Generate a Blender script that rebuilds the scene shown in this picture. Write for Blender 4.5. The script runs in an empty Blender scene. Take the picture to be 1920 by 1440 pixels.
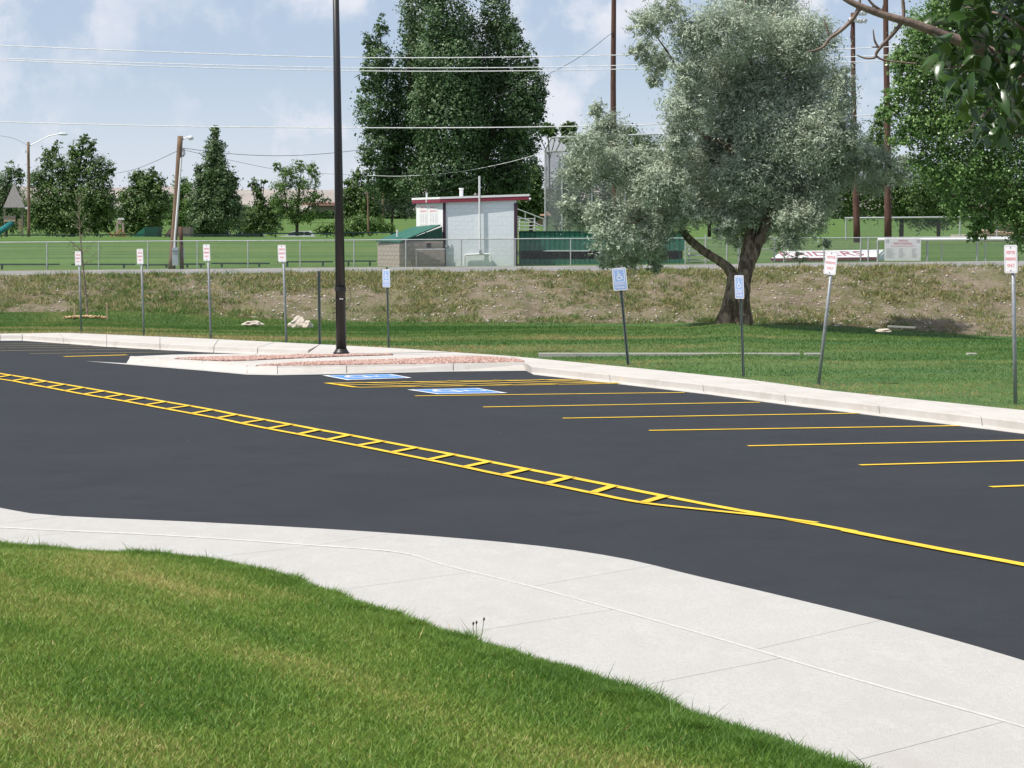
import bpy, bmesh, math, random
import numpy as np
from mathutils import Vector, Matrix, Euler, noise as mnoise

random.seed(7)
RNG = np.random.default_rng(11)
S = bpy.context.scene
COL = S.collection

# ------------------------------------------------------------------ camera, world, sun, exposure
F = 4200.0            # focal length in pixels of the 1920 px wide photograph
YH = 430.0            # row of the horizon
H = 2.95              # eye height above the lot at 40 m
PITCH = math.atan((720 - YH) / F)

cam = bpy.data.cameras.new('camera')
cam.sensor_width = 36.0
cam.lens = F / 1920 * 36.0
cam.clip_start = 0.1
cam.clip_end = 30000
camo = bpy.data.objects.new('camera', cam)
camo.location = (0, 0, H)
camo.rotation_euler = (math.pi / 2 - PITCH, 0, 0)
COL.objects.link(camo)
S.camera = camo

SUN_EL = math.radians(60)
SUN_H = Vector((-0.95, -0.30)).normalized()
SUN = Vector((SUN_H.x * math.cos(SUN_EL), SUN_H.y * math.cos(SUN_EL), math.sin(SUN_EL)))

world = bpy.data.worlds.new('World')
S.world = world
world.use_nodes = True
wt = world.node_tree
wt.nodes.clear()
wn = wt.nodes.new
out = wn('ShaderNodeOutputWorld')
bg = wn('ShaderNodeBackground')
bg.inputs['Strength'].default_value = 0.11
sky = wn('ShaderNodeTexSky')
sky.sky_type = 'NISHITA'
sky.sun_disc = False
sky.sun_elevation = SUN_EL
sky.sun_rotation = math.atan2(SUN_H.x, SUN_H.y)
sky.altitude = 1600
sky.air_density = 1.0
sky.dust_density = 0.4
sky.ozone_density = 3.0
tc = wn('ShaderNodeTexCoord')
sep = wn('ShaderNodeSeparateXYZ')
wt.links.new(tc.outputs['Generated'], sep.inputs[0])
# clouds: soft puffs higher up, an even veil towards the horizon, the same all the way round
def sky_noise(scale3, scale, detail, rough, p0, p1, v0, v1, off):
    mp = wn('ShaderNodeMapping')
    mp.inputs['Scale'].default_value = scale3
    mp.inputs['Location'].default_value = off
    wt.links.new(tc.outputs['Generated'], mp.inputs[0])
    n = wn('ShaderNodeTexNoise')
    n.inputs['Scale'].default_value = scale
    n.inputs['Detail'].default_value = detail
    n.inputs['Roughness'].default_value = rough
    wt.links.new(mp.outputs[0], n.inputs['Vector'])
    r = wn('ShaderNodeMapRange')
    r.interpolation_type = 'SMOOTHSTEP'
    r.inputs['From Min'].default_value = p0
    r.inputs['From Max'].default_value = p1
    r.inputs['To Min'].default_value = v0
    r.inputs['To Max'].default_value = v1
    wt.links.new(n.outputs['Fac'], r.inputs['Value'])
    return r.outputs[0]
c1 = sky_noise((22, 22, 20), 1.0, 8, 0.60, 0.42, 0.62, 0.0, 1.0, (3.1, 0.4, 0.2))
c2 = sky_noise((5, 5, 20), 1.0, 4, 0.5, 0.36, 0.58, 0.25, 1.0, (1.3, 2.4, 0.7))
mul = wn('ShaderNodeMath'); mul.operation = 'MULTIPLY'
wt.links.new(c1, mul.inputs[0]); wt.links.new(c2, mul.inputs[1])
hz = wn('ShaderNodeMapRange')
hz.interpolation_type = 'SMOOTHSTEP'
hz.inputs['From Min'].default_value = 0.0
hz.inputs['From Max'].default_value = 0.085
hz.inputs['To Min'].default_value = 0.62
hz.inputs['To Max'].default_value = 0.0
wt.links.new(sep.outputs['Z'], hz.inputs['Value'])
mx_ = wn('ShaderNodeMath'); mx_.operation = 'MAXIMUM'
wt.links.new(mul.outputs[0], mx_.inputs[0]); wt.links.new(hz.outputs[0], mx_.inputs[1])
mxs = wn('ShaderNodeMix')
mxs.data_type = 'RGBA'
mxs.inputs['B'].default_value = (6.2, 6.4, 7.0, 1)
wt.links.new(mx_.outputs[0], mxs.inputs['Factor'])
# thin veil: pulls the physical sky a little towards blue-grey
hs = wn('ShaderNodeMix')
hs.data_type = 'RGBA'
hs.inputs['Factor'].default_value = 0.72
hs.inputs['B'].default_value = (3.85, 4.5, 5.65, 1)
wt.links.new(sky.outputs[0], hs.inputs['A'])
wt.links.new(hs.outputs['Result'], mxs.inputs['A'])
wt.links.new(mxs.outputs['Result'], bg.inputs['Color'])
wt.links.new(bg.outputs[0], out.inputs[0])

sl = bpy.data.lights.new('sun', 'SUN')
sl.energy = 4.6
sl.angle = math.radians(0.53)
sl.color = (1.0, 0.955, 0.89)
slo = bpy.data.objects.new('sun', sl)
slo.rotation_euler = (-SUN).to_track_quat('-Z', 'Y').to_euler()
slo.location = SUN * 200
COL.objects.link(slo)

S.view_settings.view_transform = 'Standard'
S.view_settings.look = 'None'
S.view_settings.exposure = 0.25
S.view_settings.gamma = 1
S.view_settings.use_curve_mapping = False
S.cycles.max_bounces = 6
S.cycles.diffuse_bounces = 3
S.cycles.transmission_bounces = 3
S.cycles.transparent_max_bounces = 6
S.cycles.caustics_reflective = False
S.cycles.caustics_refractive = False

# ------------------------------------------------------------------ coordinates
def ray(px, py):
    u = (px - 960) / F
    v = (720 - py) / F
    return np.array([u, math.cos(PITCH) + v * math.sin(PITCH), v * math.cos(PITCH) - math.sin(PITCH)])

def at(px, py, Y):
    r = ray(px, py)
    r = r * (Y / r[1])
    return np.array([r[0], r[1], r[2] + H])

def lot_z(Y):
    return -0.010 * (Y - 40)

def lotp(px, py, dz=0.0):
    r = ray(px, py)
    t = (0.4 + dz - H) / (r[2] + 0.010 * r[1])
    p = r * t
    return np.array([p[0], p[1], p[2] + H])

def proj(P):
    P = np.atleast_2d(P)
    d = P - np.array([0, 0, H])
    w = d[:, 1] * math.cos(PITCH) - d[:, 2] * math.sin(PITCH)
    v = d[:, 1] * math.sin(PITCH) + d[:, 2] * math.cos(PITCH)
    return np.stack([960 + F * d[:, 0] / w, 720 - F * v / w], 1)

def interp(pts, x):
    xs = [p[0] for p in pts]
    ys = [p[1] for p in pts]
    return np.interp(x, xs, ys)

def spline(pts, n):
    """Catmull-Rom through points (any dimension), n samples per span."""
    P = [np.array(p, float) for p in pts]
    P = [2 * P[0] - P[1]] + P + [2 * P[-1] - P[-2]]
    res = []
    for i in range(1, len(P) - 2):
        a, b, c, d = P[i - 1], P[i], P[i + 1], P[i + 2]
        for k in range(n):
            t = k / n
            res.append(0.5 * (2 * b + (c - a) * t + (2 * a - 5 * b + 4 * c - d) * t * t + (3 * b - a - 3 * c + d) * t ** 3))
    res.append(P[-2])
    return np.array(res)

def lin(r, g, b):
    def c(v):
        v /= 255.0
        return v / 12.92 if v <= 0.04045 else ((v + 0.055) / 1.055) ** 2.4
    return (c(r), c(g), c(b), 1)

# value noise for numpy arrays
_perm = RNG.random((64, 64))
def vnoise(x, y):
    xi = np.floor(x).astype(int); yi = np.floor(y).astype(int)
    fx = x - xi; fy = y - yi
    fx = fx * fx * (3 - 2 * fx); fy = fy * fy * (3 - 2 * fy)
    g = lambda a, b: _perm[a % 64, b % 64]
    return (g(xi, yi) * (1 - fx) + g(xi + 1, yi) * fx) * (1 - fy) + (g(xi, yi + 1) * (1 - fx) + g(xi + 1, yi + 1) * fx) * fy

def fbm(x, y, o=4):
    v = 0; a = 0.5; t = 0
    for k in range(o):
        v = v + a * vnoise(x * 2 ** k + 17.3 * k, y * 2 ** k + 9.1 * k); t += a; a *= 0.5
    return v / t

# ------------------------------------------------------------------ materials
def new_mat(name):
    m = bpy.data.materials.new(name)
    m.use_nodes = True
    nt = m.node_tree
    b = nt.nodes['Principled BSDF']
    return m, nt, b

def mat(name, col, rough=0.7, col2=None, scale=4.0, detail=5, bump=0.0, bscale=None, metallic=0.0, spec=0.5, stretch=(1, 1, 1), p0=0.35, p1=0.65):
    m, nt, b = new_mat(name)
    b.inputs['Roughness'].default_value = rough
    b.inputs['Metallic'].default_value = metallic
    b.inputs['Specular IOR Level'].default_value = spec
    c2 = col2 or tuple(min(1, c * 0.78) for c in col[:3]) + (1,)
    tcn = nt.nodes.new('ShaderNodeTexCoord')
    mpn = nt.nodes.new('ShaderNodeMapping')
    mpn.inputs['Scale'].default_value = stretch
    nt.links.new(tcn.outputs['Object'], mpn.inputs[0])
    nz = nt.nodes.new('ShaderNodeTexNoise')
    nz.inputs['Scale'].default_value = scale
    nz.inputs['Detail'].default_value = detail
    nz.inputs['Roughness'].default_value = 0.6
    nt.links.new(mpn.outputs[0], nz.inputs['Vector'])
    rp = nt.nodes.new('ShaderNodeValToRGB')
    rp.color_ramp.elements[0].position = p0
    rp.color_ramp.elements[1].position = p1
    rp.color_ramp.elements[0].color = c2
    rp.color_ramp.elements[1].color = col
    nt.links.new(nz.outputs['Fac'], rp.inputs[0])
    nt.links.new(rp.outputs[0], b.inputs['Base Color'])
    if bump:
        n2 = nt.nodes.new('ShaderNodeTexNoise')
        n2.inputs['Scale'].default_value = bscale or scale * 4
        n2.inputs['Detail'].default_value = 6
        nt.links.new(tcn.outputs['Object'], n2.inputs['Vector'])
        bp = nt.nodes.new('ShaderNodeBump')
        bp.inputs['Strength'].default_value = bump
        bp.inputs['Distance'].default_value = 0.02
        nt.links.new(n2.outputs['Fac'], bp.inputs['Height'])
        nt.links.new(bp.outputs[0], b.inputs['Normal'])
    return m

def leaf_mat(name, dark, mid, light, rough=0.5, trans=0.25, spec=0.4):
    """colour follows a per-leaf 'tint' value (each leaf's own shade of green)"""
    m, nt, b = new_mat(name)
    a = nt.nodes.new('ShaderNodeAttribute')
    a.attribute_name = 'tint'
    rp = nt.nodes.new('ShaderNodeValToRGB')
    rp.color_ramp.elements[0].color = dark
    rp.color_ramp.elements[1].color = light
    e = rp.color_ramp.elements.new(0.5)
    e.color = mid
    nt.links.new(a.outputs['Fac'], rp.inputs[0])
    nt.links.new(rp.outputs[0], b.inputs['Base Color'])
    b.inputs['Roughness'].default_value = rough
    b.inputs['Specular IOR Level'].default_value = spec
    tr = nt.nodes.new('ShaderNodeBsdfTranslucent')
    nt.links.new(rp.outputs[0], tr.inputs['Color'])
    mx = nt.nodes.new('ShaderNodeMixShader')
    mx.inputs[0].default_value = trans
    o = nt.nodes['Material Output']
    nt.links.new(b.outputs[0], mx.inputs[1])
    nt.links.new(tr.outputs[0], mx.inputs[2])
    nt.links.new(mx.outputs[0], o.inputs['Surface'])
    return m

def multi_mat(name, cols, scales, rough=0.9, bump=0.3, bscale=30, stretch=(1, 1, 1)):
    """layered noise: cols = list of colours, each next one mixed over by a noise of its scale (scale, p0, p1)"""
    m, nt, b = new_mat(name)
    b.inputs['Roughness'].default_value = rough
    b.inputs['Specular IOR Level'].default_value = 0.25
    tcn = nt.nodes.new('ShaderNodeTexCoord')
    mpn = nt.nodes.new('ShaderNodeMapping')
    mpn.inputs['Scale'].default_value = stretch
    nt.links.new(tcn.outputs['Object'], mpn.inputs[0])
    cur = None
    for i, c in enumerate(cols):
        if cur is None:
            rgb = nt.nodes.new('ShaderNodeRGB')
            rgb.outputs[0].default_value = c
            cur = rgb.outputs[0]
            continue
        sc, p0, p1 = scales[i - 1]
        nz = nt.nodes.new('ShaderNodeTexNoise')
        nz.inputs['Scale'].default_value = sc
        nz.inputs['Detail'].default_value = 6
        nz.inputs['Roughness'].default_value = 0.65
        nt.links.new(mpn.outputs[0], nz.inputs['Vector'])
        mr = nt.nodes.new('ShaderNodeMapRange')
        mr.inputs['From Min'].default_value = p0
        mr.inputs['From Max'].default_value = p1
        nt.links.new(nz.outputs['Fac'], mr.inputs['Value'])
        mx = nt.nodes.new('ShaderNodeMix')
        mx.data_type = 'RGBA'
        nt.links.new(mr.outputs[0], mx.inputs['Factor'])
        nt.links.new(cur, mx.inputs['A'])
        mx.inputs['B'].default_value = c
        cur = mx.outputs['Result']
    nt.links.new(cur, b.inputs['Base Color'])
    if bump:
        n2 = nt.nodes.new('ShaderNodeTexNoise')
        n2.inputs['Scale'].default_value = bscale
        n2.inputs['Detail'].default_value = 6
        nt.links.new(tcn.outputs['Object'], n2.inputs['Vector'])
        bp = nt.nodes.new('ShaderNodeBump')
        bp.inputs['Strength'].default_value = bump
        bp.inputs['Distance'].default_value = 0.03
        nt.links.new(n2.outputs['Fac'], bp.inputs['Height'])
        nt.links.new(bp.outputs[0], b.inputs['Normal'])
    return m

M = {}
M['asphalt'] = multi_mat('asphalt', [(0.0267, 0.0304, 0.0349, 1), (0.0316, 0.0357, 0.0406, 1), (0.0219, 0.0251, 0.0301, 1), (0.0389, 0.0422, 0.0454, 1), (0.0186, 0.0211, 0.0251, 1), (0.0551, 0.0568, 0.0584, 1)],
                         [(0.35, 0.4, 0.65), (1.6, 0.5, 0.75), (45, 0.52, 0.72), (70, 0.54, 0.75), (190, 0.66, 0.78)], rough=0.85, bump=0.45, bscale=130)
M['asphalt'].node_tree.nodes['Principled BSDF'].inputs['Specular IOR Level'].default_value = 0.2
M['yellow'] = multi_mat('yellow_paint', [(0.80, 0.52, 0.035, 1), (0.68, 0.43, 0.03, 1), (0.50, 0.33, 0.035, 1)], [(2.5, 0.42, 0.65), (60, 0.60, 0.74)], rough=0.7, bump=0.3, bscale=140)
M['yellow_worn'] = mat('worn_yellow_paint', (0.42, 0.30, 0.08, 1), 0.7, (0.2, 0.16, 0.07, 1), 6)
M['white_paint'] = mat('white_paint', (0.76, 0.76, 0.76, 1), 0.6, (0.52, 0.53, 0.55, 1), 9, p0=0.3, p1=0.6)
M['blue_paint'] = mat('blue_paint', (0.06, 0.22, 0.62, 1), 0.6, (0.07, 0.25, 0.6, 1), 6)
M['concrete'] = multi_mat('concrete', [(0.445, 0.43, 0.40, 1), (0.415, 0.398, 0.37, 1), (0.465, 0.452, 0.427, 1), (0.375, 0.335, 0.29, 1), (0.40, 0.388, 0.365, 1), (0.30, 0.285, 0.26, 1)],
                          [(0.7, 0.4, 0.65), (5, 0.45, 0.7), (1.1, 0.60, 0.80), (38, 0.45, 0.65), (14, 0.68, 0.78)], rough=0.85, bump=0.3, bscale=90, stretch=(1.0, 0.45, 1))
M['curb'] = multi_mat('curb_concrete', [(0.50, 0.468, 0.43, 1), (0.44, 0.41, 0.37, 1), (0.53, 0.505, 0.47, 1), (0.36, 0.325, 0.285, 1)],
                      [(0.8, 0.42, 0.66), (6, 0.5, 0.75), (1.7, 0.62, 0.78)], rough=0.85, bump=0.2, bscale=100)
M['joint'] = mat('joint_filler', (0.36, 0.345, 0.32, 1), 0.9)
M['lit_lip'] = mat('sunlit_lip_pale', (0.475, 0.465, 0.45, 1), 0.6, (0.41, 0.40, 0.38, 1), 20)  # slightly paler tone: sunlight on the slab lip put into the colour
M['lawn_soil'] = multi_mat('near_lawn_soil', [(0.08, 0.12, 0.025, 1), (0.14, 0.14, 0.045, 1), (0.2, 0.17, 0.08, 1)],
                           [(2.5, 0.4, 0.6), (6, 0.55, 0.7)], rough=1, bump=0.6, bscale=40)
M['far_lawn'] = multi_mat('far_lawn', [(0.065, 0.13, 0.03, 1), (0.095, 0.145, 0.045, 1), (0.045, 0.105, 0.03, 1), (0.15, 0.15, 0.07, 1)],
                          [(0.12, 0.42, 0.6), (0.5, 0.45, 0.62), (1.2, 0.62, 0.78)], rough=1, bump=0.5, bscale=14)
M['bank'] = multi_mat('dirt_bank', [(0.155, 0.124, 0.086, 1), (0.20, 0.163, 0.118, 1), (0.115, 0.112, 0.05, 1), (0.25, 0.21, 0.16, 1), (0.09, 0.072, 0.05, 1), (0.12, 0.115, 0.058, 1), (0.27, 0.225, 0.165, 1)],
                      [(0.5, 0.4, 0.6), (1.3, 0.46, 0.62), (4, 0.55, 0.7), (7, 0.52, 0.66), (0.28, 0.52, 0.66), (12, 0.56, 0.68)], rough=1, bump=0.9, bscale=5)
M['road'] = multi_mat('road', [(0.24, 0.235, 0.23, 1), (0.19, 0.185, 0.18, 1), (0.28, 0.27, 0.255, 1)],
                      [(0.6, 0.4, 0.6), (4, 0.5, 0.7)], rough=0.9, bump=0.2)
M['field'] = multi_mat('park_grass', [(0.0638, 0.1298, 0.0198, 1), (0.0935, 0.1595, 0.0286, 1), (0.0396, 0.0902, 0.0176, 1), (0.1320, 0.1650, 0.0440, 1)],
                       [(0.5, 0.44, 0.56), (0.9, 0.5, 0.58), (0.3, 0.55, 0.66)], rough=1, bump=0.4, bscale=8, stretch=(0.05, 1, 1))
M['hill'] = multi_mat('dry_hill', [(0.30, 0.265, 0.235, 1), (0.36, 0.32, 0.285, 1), (0.22, 0.215, 0.19, 1)],
                      [(0.006, 0.4, 0.6), (0.02, 0.55, 0.7)], rough=1, bump=0)
M['gravel'] = leaf_mat('red_gravel', (0.257, 0.140, 0.111, 1), (0.408, 0.250, 0.201, 1), (0.532, 0.400, 0.355, 1), 0.9, 0.0)
M['gravel_bed'] = mat('gravel_bed', (0.30, 0.13, 0.09, 1), 1.0, (0.18, 0.08, 0.055, 1), 30)
M['steel'] = mat('galvanised_steel', (0.30, 0.315, 0.32, 1), 0.5, (0.22, 0.235, 0.24, 1), 12, metallic=0.3)
M['green_steel'] = mat('green_steel_post', (0.12, 0.15, 0.135, 1), 0.55, (0.085, 0.11, 0.10, 1), 12, metallic=0.1)
M['pipe'] = mat('pale_pipe', (0.55, 0.56, 0.56, 1), 0.45, (0.42, 0.43, 0.43, 1), 8, metallic=0.3)
M['wire_mesh'] = mat('fence_wire', (0.40, 0.41, 0.42, 1), 0.5, (0.3, 0.31, 0.32, 1), 3, metallic=0.3)
M['bronze'] = mat('dark_bronze_paint', (0.013, 0.012, 0.0125, 1), 0.42, (0.018, 0.016, 0.016, 1), 5)
M['sign_white'] = mat('sign_white', (0.82, 0.80, 0.80, 1), 0.4, (0.76, 0.74, 0.74, 1), 6)
M['sign_back'] = mat('sign_bare_metal', (0.45, 0.45, 0.45, 1), 0.45, metallic=0.6)
M['red_print'] = mat('red_print', (0.66, 0.15, 0.18, 1), 0.5, (0.74, 0.24, 0.26, 1), 20)
M['grey_print'] = mat('grey_print', (0.45, 0.46, 0.48, 1), 0.6)
M['black_print'] = mat('black_print', (0.05, 0.05, 0.05, 1), 0.5)
M['blue_print'] = mat('blue_print', (0.26, 0.40, 0.68, 1), 0.4, (0.30, 0.44, 0.70, 1), 6)
M['rock'] = multi_mat('pale_rock', [(0.56, 0.49, 0.41, 1), (0.45, 0.38, 0.31, 1), (0.64, 0.59, 0.52, 1)], [(2.5, 0.4, 0.6), (7, 0.5, 0.7)], rough=0.95, bump=0.6, bscale=9)
M['white_stone'] = mat('white_stone', (0.62, 0.58, 0.53, 1), 0.9, (0.45, 0.40, 0.35, 1), 6)
M['stake'] = mat('raw_wood', (0.55, 0.42, 0.27, 1), 0.8, (0.4, 0.29, 0.18, 1), 8)
M['mulch'] = leaf_mat('wood_mulch', (0.33, 0.2, 0.09, 1), (0.5, 0.34, 0.18, 1), (0.6, 0.46, 0.28, 1), 0.9, 0.0)
M['pole_wood'] = mat('brown_pole_wood', (0.13, 0.062, 0.042, 1), 0.9, (0.065, 0.033, 0.024, 1), 3, bump=0.4, bscale=10, stretch=(6, 6, 0.6))
M['pole_old'] = mat('weathered_pole_wood', (0.26, 0.17, 0.105, 1), 0.9, (0.13, 0.085, 0.06, 1), 3, bump=0.4, bscale=10, stretch=(6, 6, 0.5))
M['bark'] = multi_mat('rough_bark', [(0.2592, 0.1980, 0.1476, 1), (0.0864, 0.0619, 0.0461, 1), (0.3456, 0.2772, 0.2160, 1)], [(5, 0.42, 0.58), (9, 0.58, 0.7)], rough=1, bump=1.0, bscale=8, stretch=(1, 1, 0.25))
M['bark_dark'] = mat('dark_bark', (0.085, 0.062, 0.048, 1), 1, (0.04, 0.03, 0.025, 1), 3, bump=0.6, bscale=8)
M['bark_pale'] = mat('pale_bark', (0.33, 0.26, 0.20, 1), 0.9, (0.14, 0.10, 0.08, 1), 5, bump=0.4, bscale=20, stretch=(0.6, 1, 1))
M['twig_bark'] = mat('twig_bark', (0.27, 0.20, 0.165, 1), 0.8, (0.13, 0.095, 0.085, 1), 12, bump=0.3, bscale=40)
M['lf_poplar'] = leaf_mat('poplar_leaf', (0.040, 0.083, 0.028, 1), (0.074, 0.143, 0.047, 1), (0.143, 0.217, 0.094, 1), 0.5, 0.2, 0.4)
M['lf_olive'] = leaf_mat('silver_leaf', (0.265, 0.313, 0.228, 1), (0.421, 0.485, 0.361, 1), (0.623, 0.689, 0.541, 1), 0.55, 0.25, 0.4)
M['lf_cotton'] = leaf_mat('cottonwood_leaf', (0.091, 0.174, 0.048, 1), (0.173, 0.301, 0.080, 1), (0.305, 0.438, 0.158, 1), 0.38, 0.3, 0.5)
M['lf_dark'] = leaf_mat('dark_leaf', (0.045, 0.090, 0.020, 1), (0.081, 0.149, 0.033, 1), (0.139, 0.217, 0.053, 1), 0.5, 0.2)
M['lf_mid'] = leaf_mat('mid_leaf', (0.058, 0.111, 0.036, 1), (0.104, 0.169, 0.062, 1), (0.169, 0.240, 0.104, 1), 0.5, 0.22)
M['lf_light'] = leaf_mat('light_leaf', (0.066, 0.138, 0.027, 1), (0.120, 0.216, 0.046, 1), (0.192, 0.288, 0.084, 1), 0.5, 0.25)
M['lf_grey'] = leaf_mat('grey_leaf', (0.09, 0.11, 0.085, 1), (0.14, 0.165, 0.13, 1), (0.2, 0.225, 0.18, 1), 0.6, 0.2)
M['lf_near'] = leaf_mat('glossy_leaf', (0.020, 0.049, 0.009, 1), (0.038, 0.093, 0.015, 1), (0.082, 0.163, 0.031, 1), 0.3, 0.28, 0.6)
M['blade'] = leaf_mat('grass_blade', (0.084, 0.192, 0.026, 1), (0.205, 0.321, 0.051, 1), (0.577, 0.461, 0.186, 1), 0.55, 0.35, 0.3)
M['far_blade'] = leaf_mat('far_grass_blade', (0.061, 0.149, 0.032, 1), (0.161, 0.234, 0.058, 1), (0.448, 0.332, 0.153, 1), 0.7, 0.3, 0.2)
M['tuft'] = leaf_mat('weed_tuft', (0.119, 0.204, 0.053, 1), (0.237, 0.261, 0.098, 1), (0.413, 0.342, 0.182, 1), 0.8, 0.25, 0.2)
M['block_blue'] = mat('pale_blue_painted_block', (0.80, 0.845, 0.88, 1), 0.7, (0.78, 0.82, 0.86, 1), 3)
M['block_tan'] = mat('tan_block', (0.40, 0.345, 0.30, 1), 0.9, (0.34, 0.29, 0.25, 1), 3)
M['wall_white'] = mat('white_painted_wall', (0.80, 0.80, 0.79, 1), 0.7, (0.74, 0.74, 0.73, 1), 2)
M['maroon'] = mat('maroon_paint', (0.26, 0.028, 0.055, 1), 0.6, (0.2, 0.02, 0.045, 1), 5)
M['faded_maroon'] = mat('faded_maroon_paint', (0.42, 0.13, 0.18, 1), 0.7, (0.36, 0.1, 0.15, 1), 5)
M['plum'] = mat('dark_plum_paint', (0.055, 0.022, 0.045, 1), 0.6)
M['green_metal'] = mat('green_metal', (0.026, 0.19, 0.125, 1), 0.5, (0.024, 0.16, 0.105, 1), 4)
M['green_roof'] = mat('green_roof_metal', (0.013, 0.115, 0.078, 1), 0.65, (0.011, 0.095, 0.065, 1), 4)
M['green_dark'] = mat('dark_green_board', (0.012, 0.075, 0.05, 1), 0.7)
M['shade_dark'] = mat('shade_and_band_dark', (0.03, 0.033, 0.036, 1), 0.9)  # near-black: painted shade inside dugout and shed, also the cabinet band
M['brown_box'] = mat('brown_panel', (0.24, 0.17, 0.12, 1), 0.8)
M['grey_shingle'] = mat('grey_shingle', (0.25, 0.235, 0.225, 1), 0.9, (0.19, 0.18, 0.17, 1), 9)
M['wood_grey'] = mat('weathered_boards', (0.22, 0.185, 0.155, 1), 0.9)
M['teal'] = mat('teal_plastic', (0.012, 0.19, 0.19, 1), 0.3)
M['orange'] = mat('orange_wood', (0.32, 0.12, 0.03, 1), 0.7)
M['pink'] = mat('pale_pink_paint', (0.62, 0.42, 0.40, 1), 0.7)
M['glass'] = mat('dark_glass', (0.02, 0.025, 0.03, 1), 0.08, spec=0.8)
M['car_dark'] = mat('dark_car_paint', (0.018, 0.022, 0.03, 1), 0.25, spec=0.7)
M['car_white'] = mat('white_car_paint', (0.78, 0.78, 0.78, 1), 0.3, spec=0.6)
M['rubber'] = mat('tyre_rubber', (0.02, 0.02, 0.02, 1), 0.9)
M['lamp_glass'] = mat('pale_lamp_cover', (0.75, 0.77, 0.78, 1), 0.25)
M['dark_wire'] = mat('dark_cable', (0.035, 0.035, 0.04, 1), 0.6)
M['pale_wire'] = mat('bare_aluminium_cable', (0.80, 0.80, 0.80, 1), 0.5)
M['meter'] = mat('blue_grey_cabinet', (0.50, 0.56, 0.62, 1), 0.5)
M['beige'] = mat('beige_stucco', (0.48, 0.42, 0.33, 1), 0.9)
M['tan_roof'] = mat('tan_roof', (0.46, 0.30, 0.21, 1), 0.9)
M['rust'] = mat('rust_roof', (0.26, 0.12, 0.095, 1), 0.9)
M['plank'] = mat('aluminium_plank', (0.66, 0.66, 0.66, 1), 0.5, metallic=0.2)
M['dark_rail'] = mat('dark_green_rail', (0.018, 0.05, 0.045, 1), 0.6)

# ------------------------------------------------------------------ builders
def tag(o, label=None, cat=None, group=None, kind=None):
    if label: o['label'] = label
    if cat: o['category'] = cat
    if group: o['group'] = group
    if kind: o['kind'] = kind
    return o

WORLD0 = {}     # world position of an object's own origin
def link(name, me, parent=None, local=False):
    o = bpy.data.objects.new(name, me)
    COL.objects.link(o)
    WORLD0[o.name] = Vector((0, 0, 0))
    if parent is not None:
        o.parent = parent
        if not local:
            o.location = -WORLD0.get(parent.name, Vector((0, 0, 0)))
    return o

def empty(name, loc, label=None, cat=None, group=None):
    o = bpy.data.objects.new(name, None)
    o.empty_display_size = 0.2
    COL.objects.link(o)
    o.location = Vector([float(v) for v in loc])
    WORLD0[o.name] = Vector(o.location)
    return tag(o, label, cat, group)

class MB:
    def __init__(self):
        self.v = []; self.f = []
    def add(self, vs, fs):
        b = len(self.v)
        self.v.extend([tuple(map(float, p)) for p in vs])
        self.f.extend([tuple(b + i for i in q) for q in fs])
        return self
    def box(self, c, s, R=None):
        hx, hy, hz = s[0] / 2, s[1] / 2, s[2] / 2
        P = [Vector((x, y, z)) for z in (-hz, hz) for y in (-hy, hy) for x in (-hx, hx)]
        if R is not None:
            P = [R @ p for p in P]
        c = Vector([float(t) for t in c])
        return self.add([p + c for p in P], [(0, 2, 3, 1), (4, 5, 7, 6), (0, 1, 5, 4), (2, 6, 7, 3), (0, 4, 6, 2), (1, 3, 7, 5)])
    def hexa(self, bot, top):
        n = len(bot)
        fs = [tuple(reversed(range(n))), tuple(range(n, 2 * n))]
        for i in range(n):
            j = (i + 1) % n
            fs.append((i, j, n + j, n + i))
        return self.add(list(bot) + list(top), fs)
    def tube(self, pts, rad, n=8, caps=True):
        P = [Vector([float(t) for t in p]) for p in pts]
        if not hasattr(rad, '__len__'):
            rad = [rad] * len(P)
        vs = []; fs = []
        up = None
        for i, p in enumerate(P):
            d = (P[min(i + 1, len(P) - 1)] - P[max(i - 1, 0)]).normalized()
            if up is None:
                up = d.orthogonal().normalized()
            up = (up - d * up.dot(d)).normalized()
            w = d.cross(up)
            for k in range(n):
                a = 2 * math.pi * k / n
                vs.append(p + (up * math.cos(a) + w * math.sin(a)) * rad[i])
        for i in range(len(P) - 1):
            for k in range(n):
                k2 = (k + 1) % n
                fs.append((i * n + k, i * n + k2, (i + 1) * n + k2, (i + 1) * n + k))
        if caps:
            fs.append(tuple(reversed(range(n))))
            fs.append(tuple((len(P) - 1) * n + k for k in range(n)))
        return self.add(vs, fs)
    def poly(self, pts):
        return self.add(pts, [tuple(range(len(pts)))])
    def mesh(self, name, m, smooth=False):
        me = bpy.data.meshes.new(name)
        me.from_pydata(self.v, [], self.f)
        me.materials.append(m)
        if smooth:
            me.polygons.foreach_set('use_smooth', [True] * len(me.polygons))
        me.update()
        return me
    def build(self, name, m, parent=None, smooth=False, local=False):
        return link(name, self.mesh(name, m, smooth), parent, local)

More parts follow.
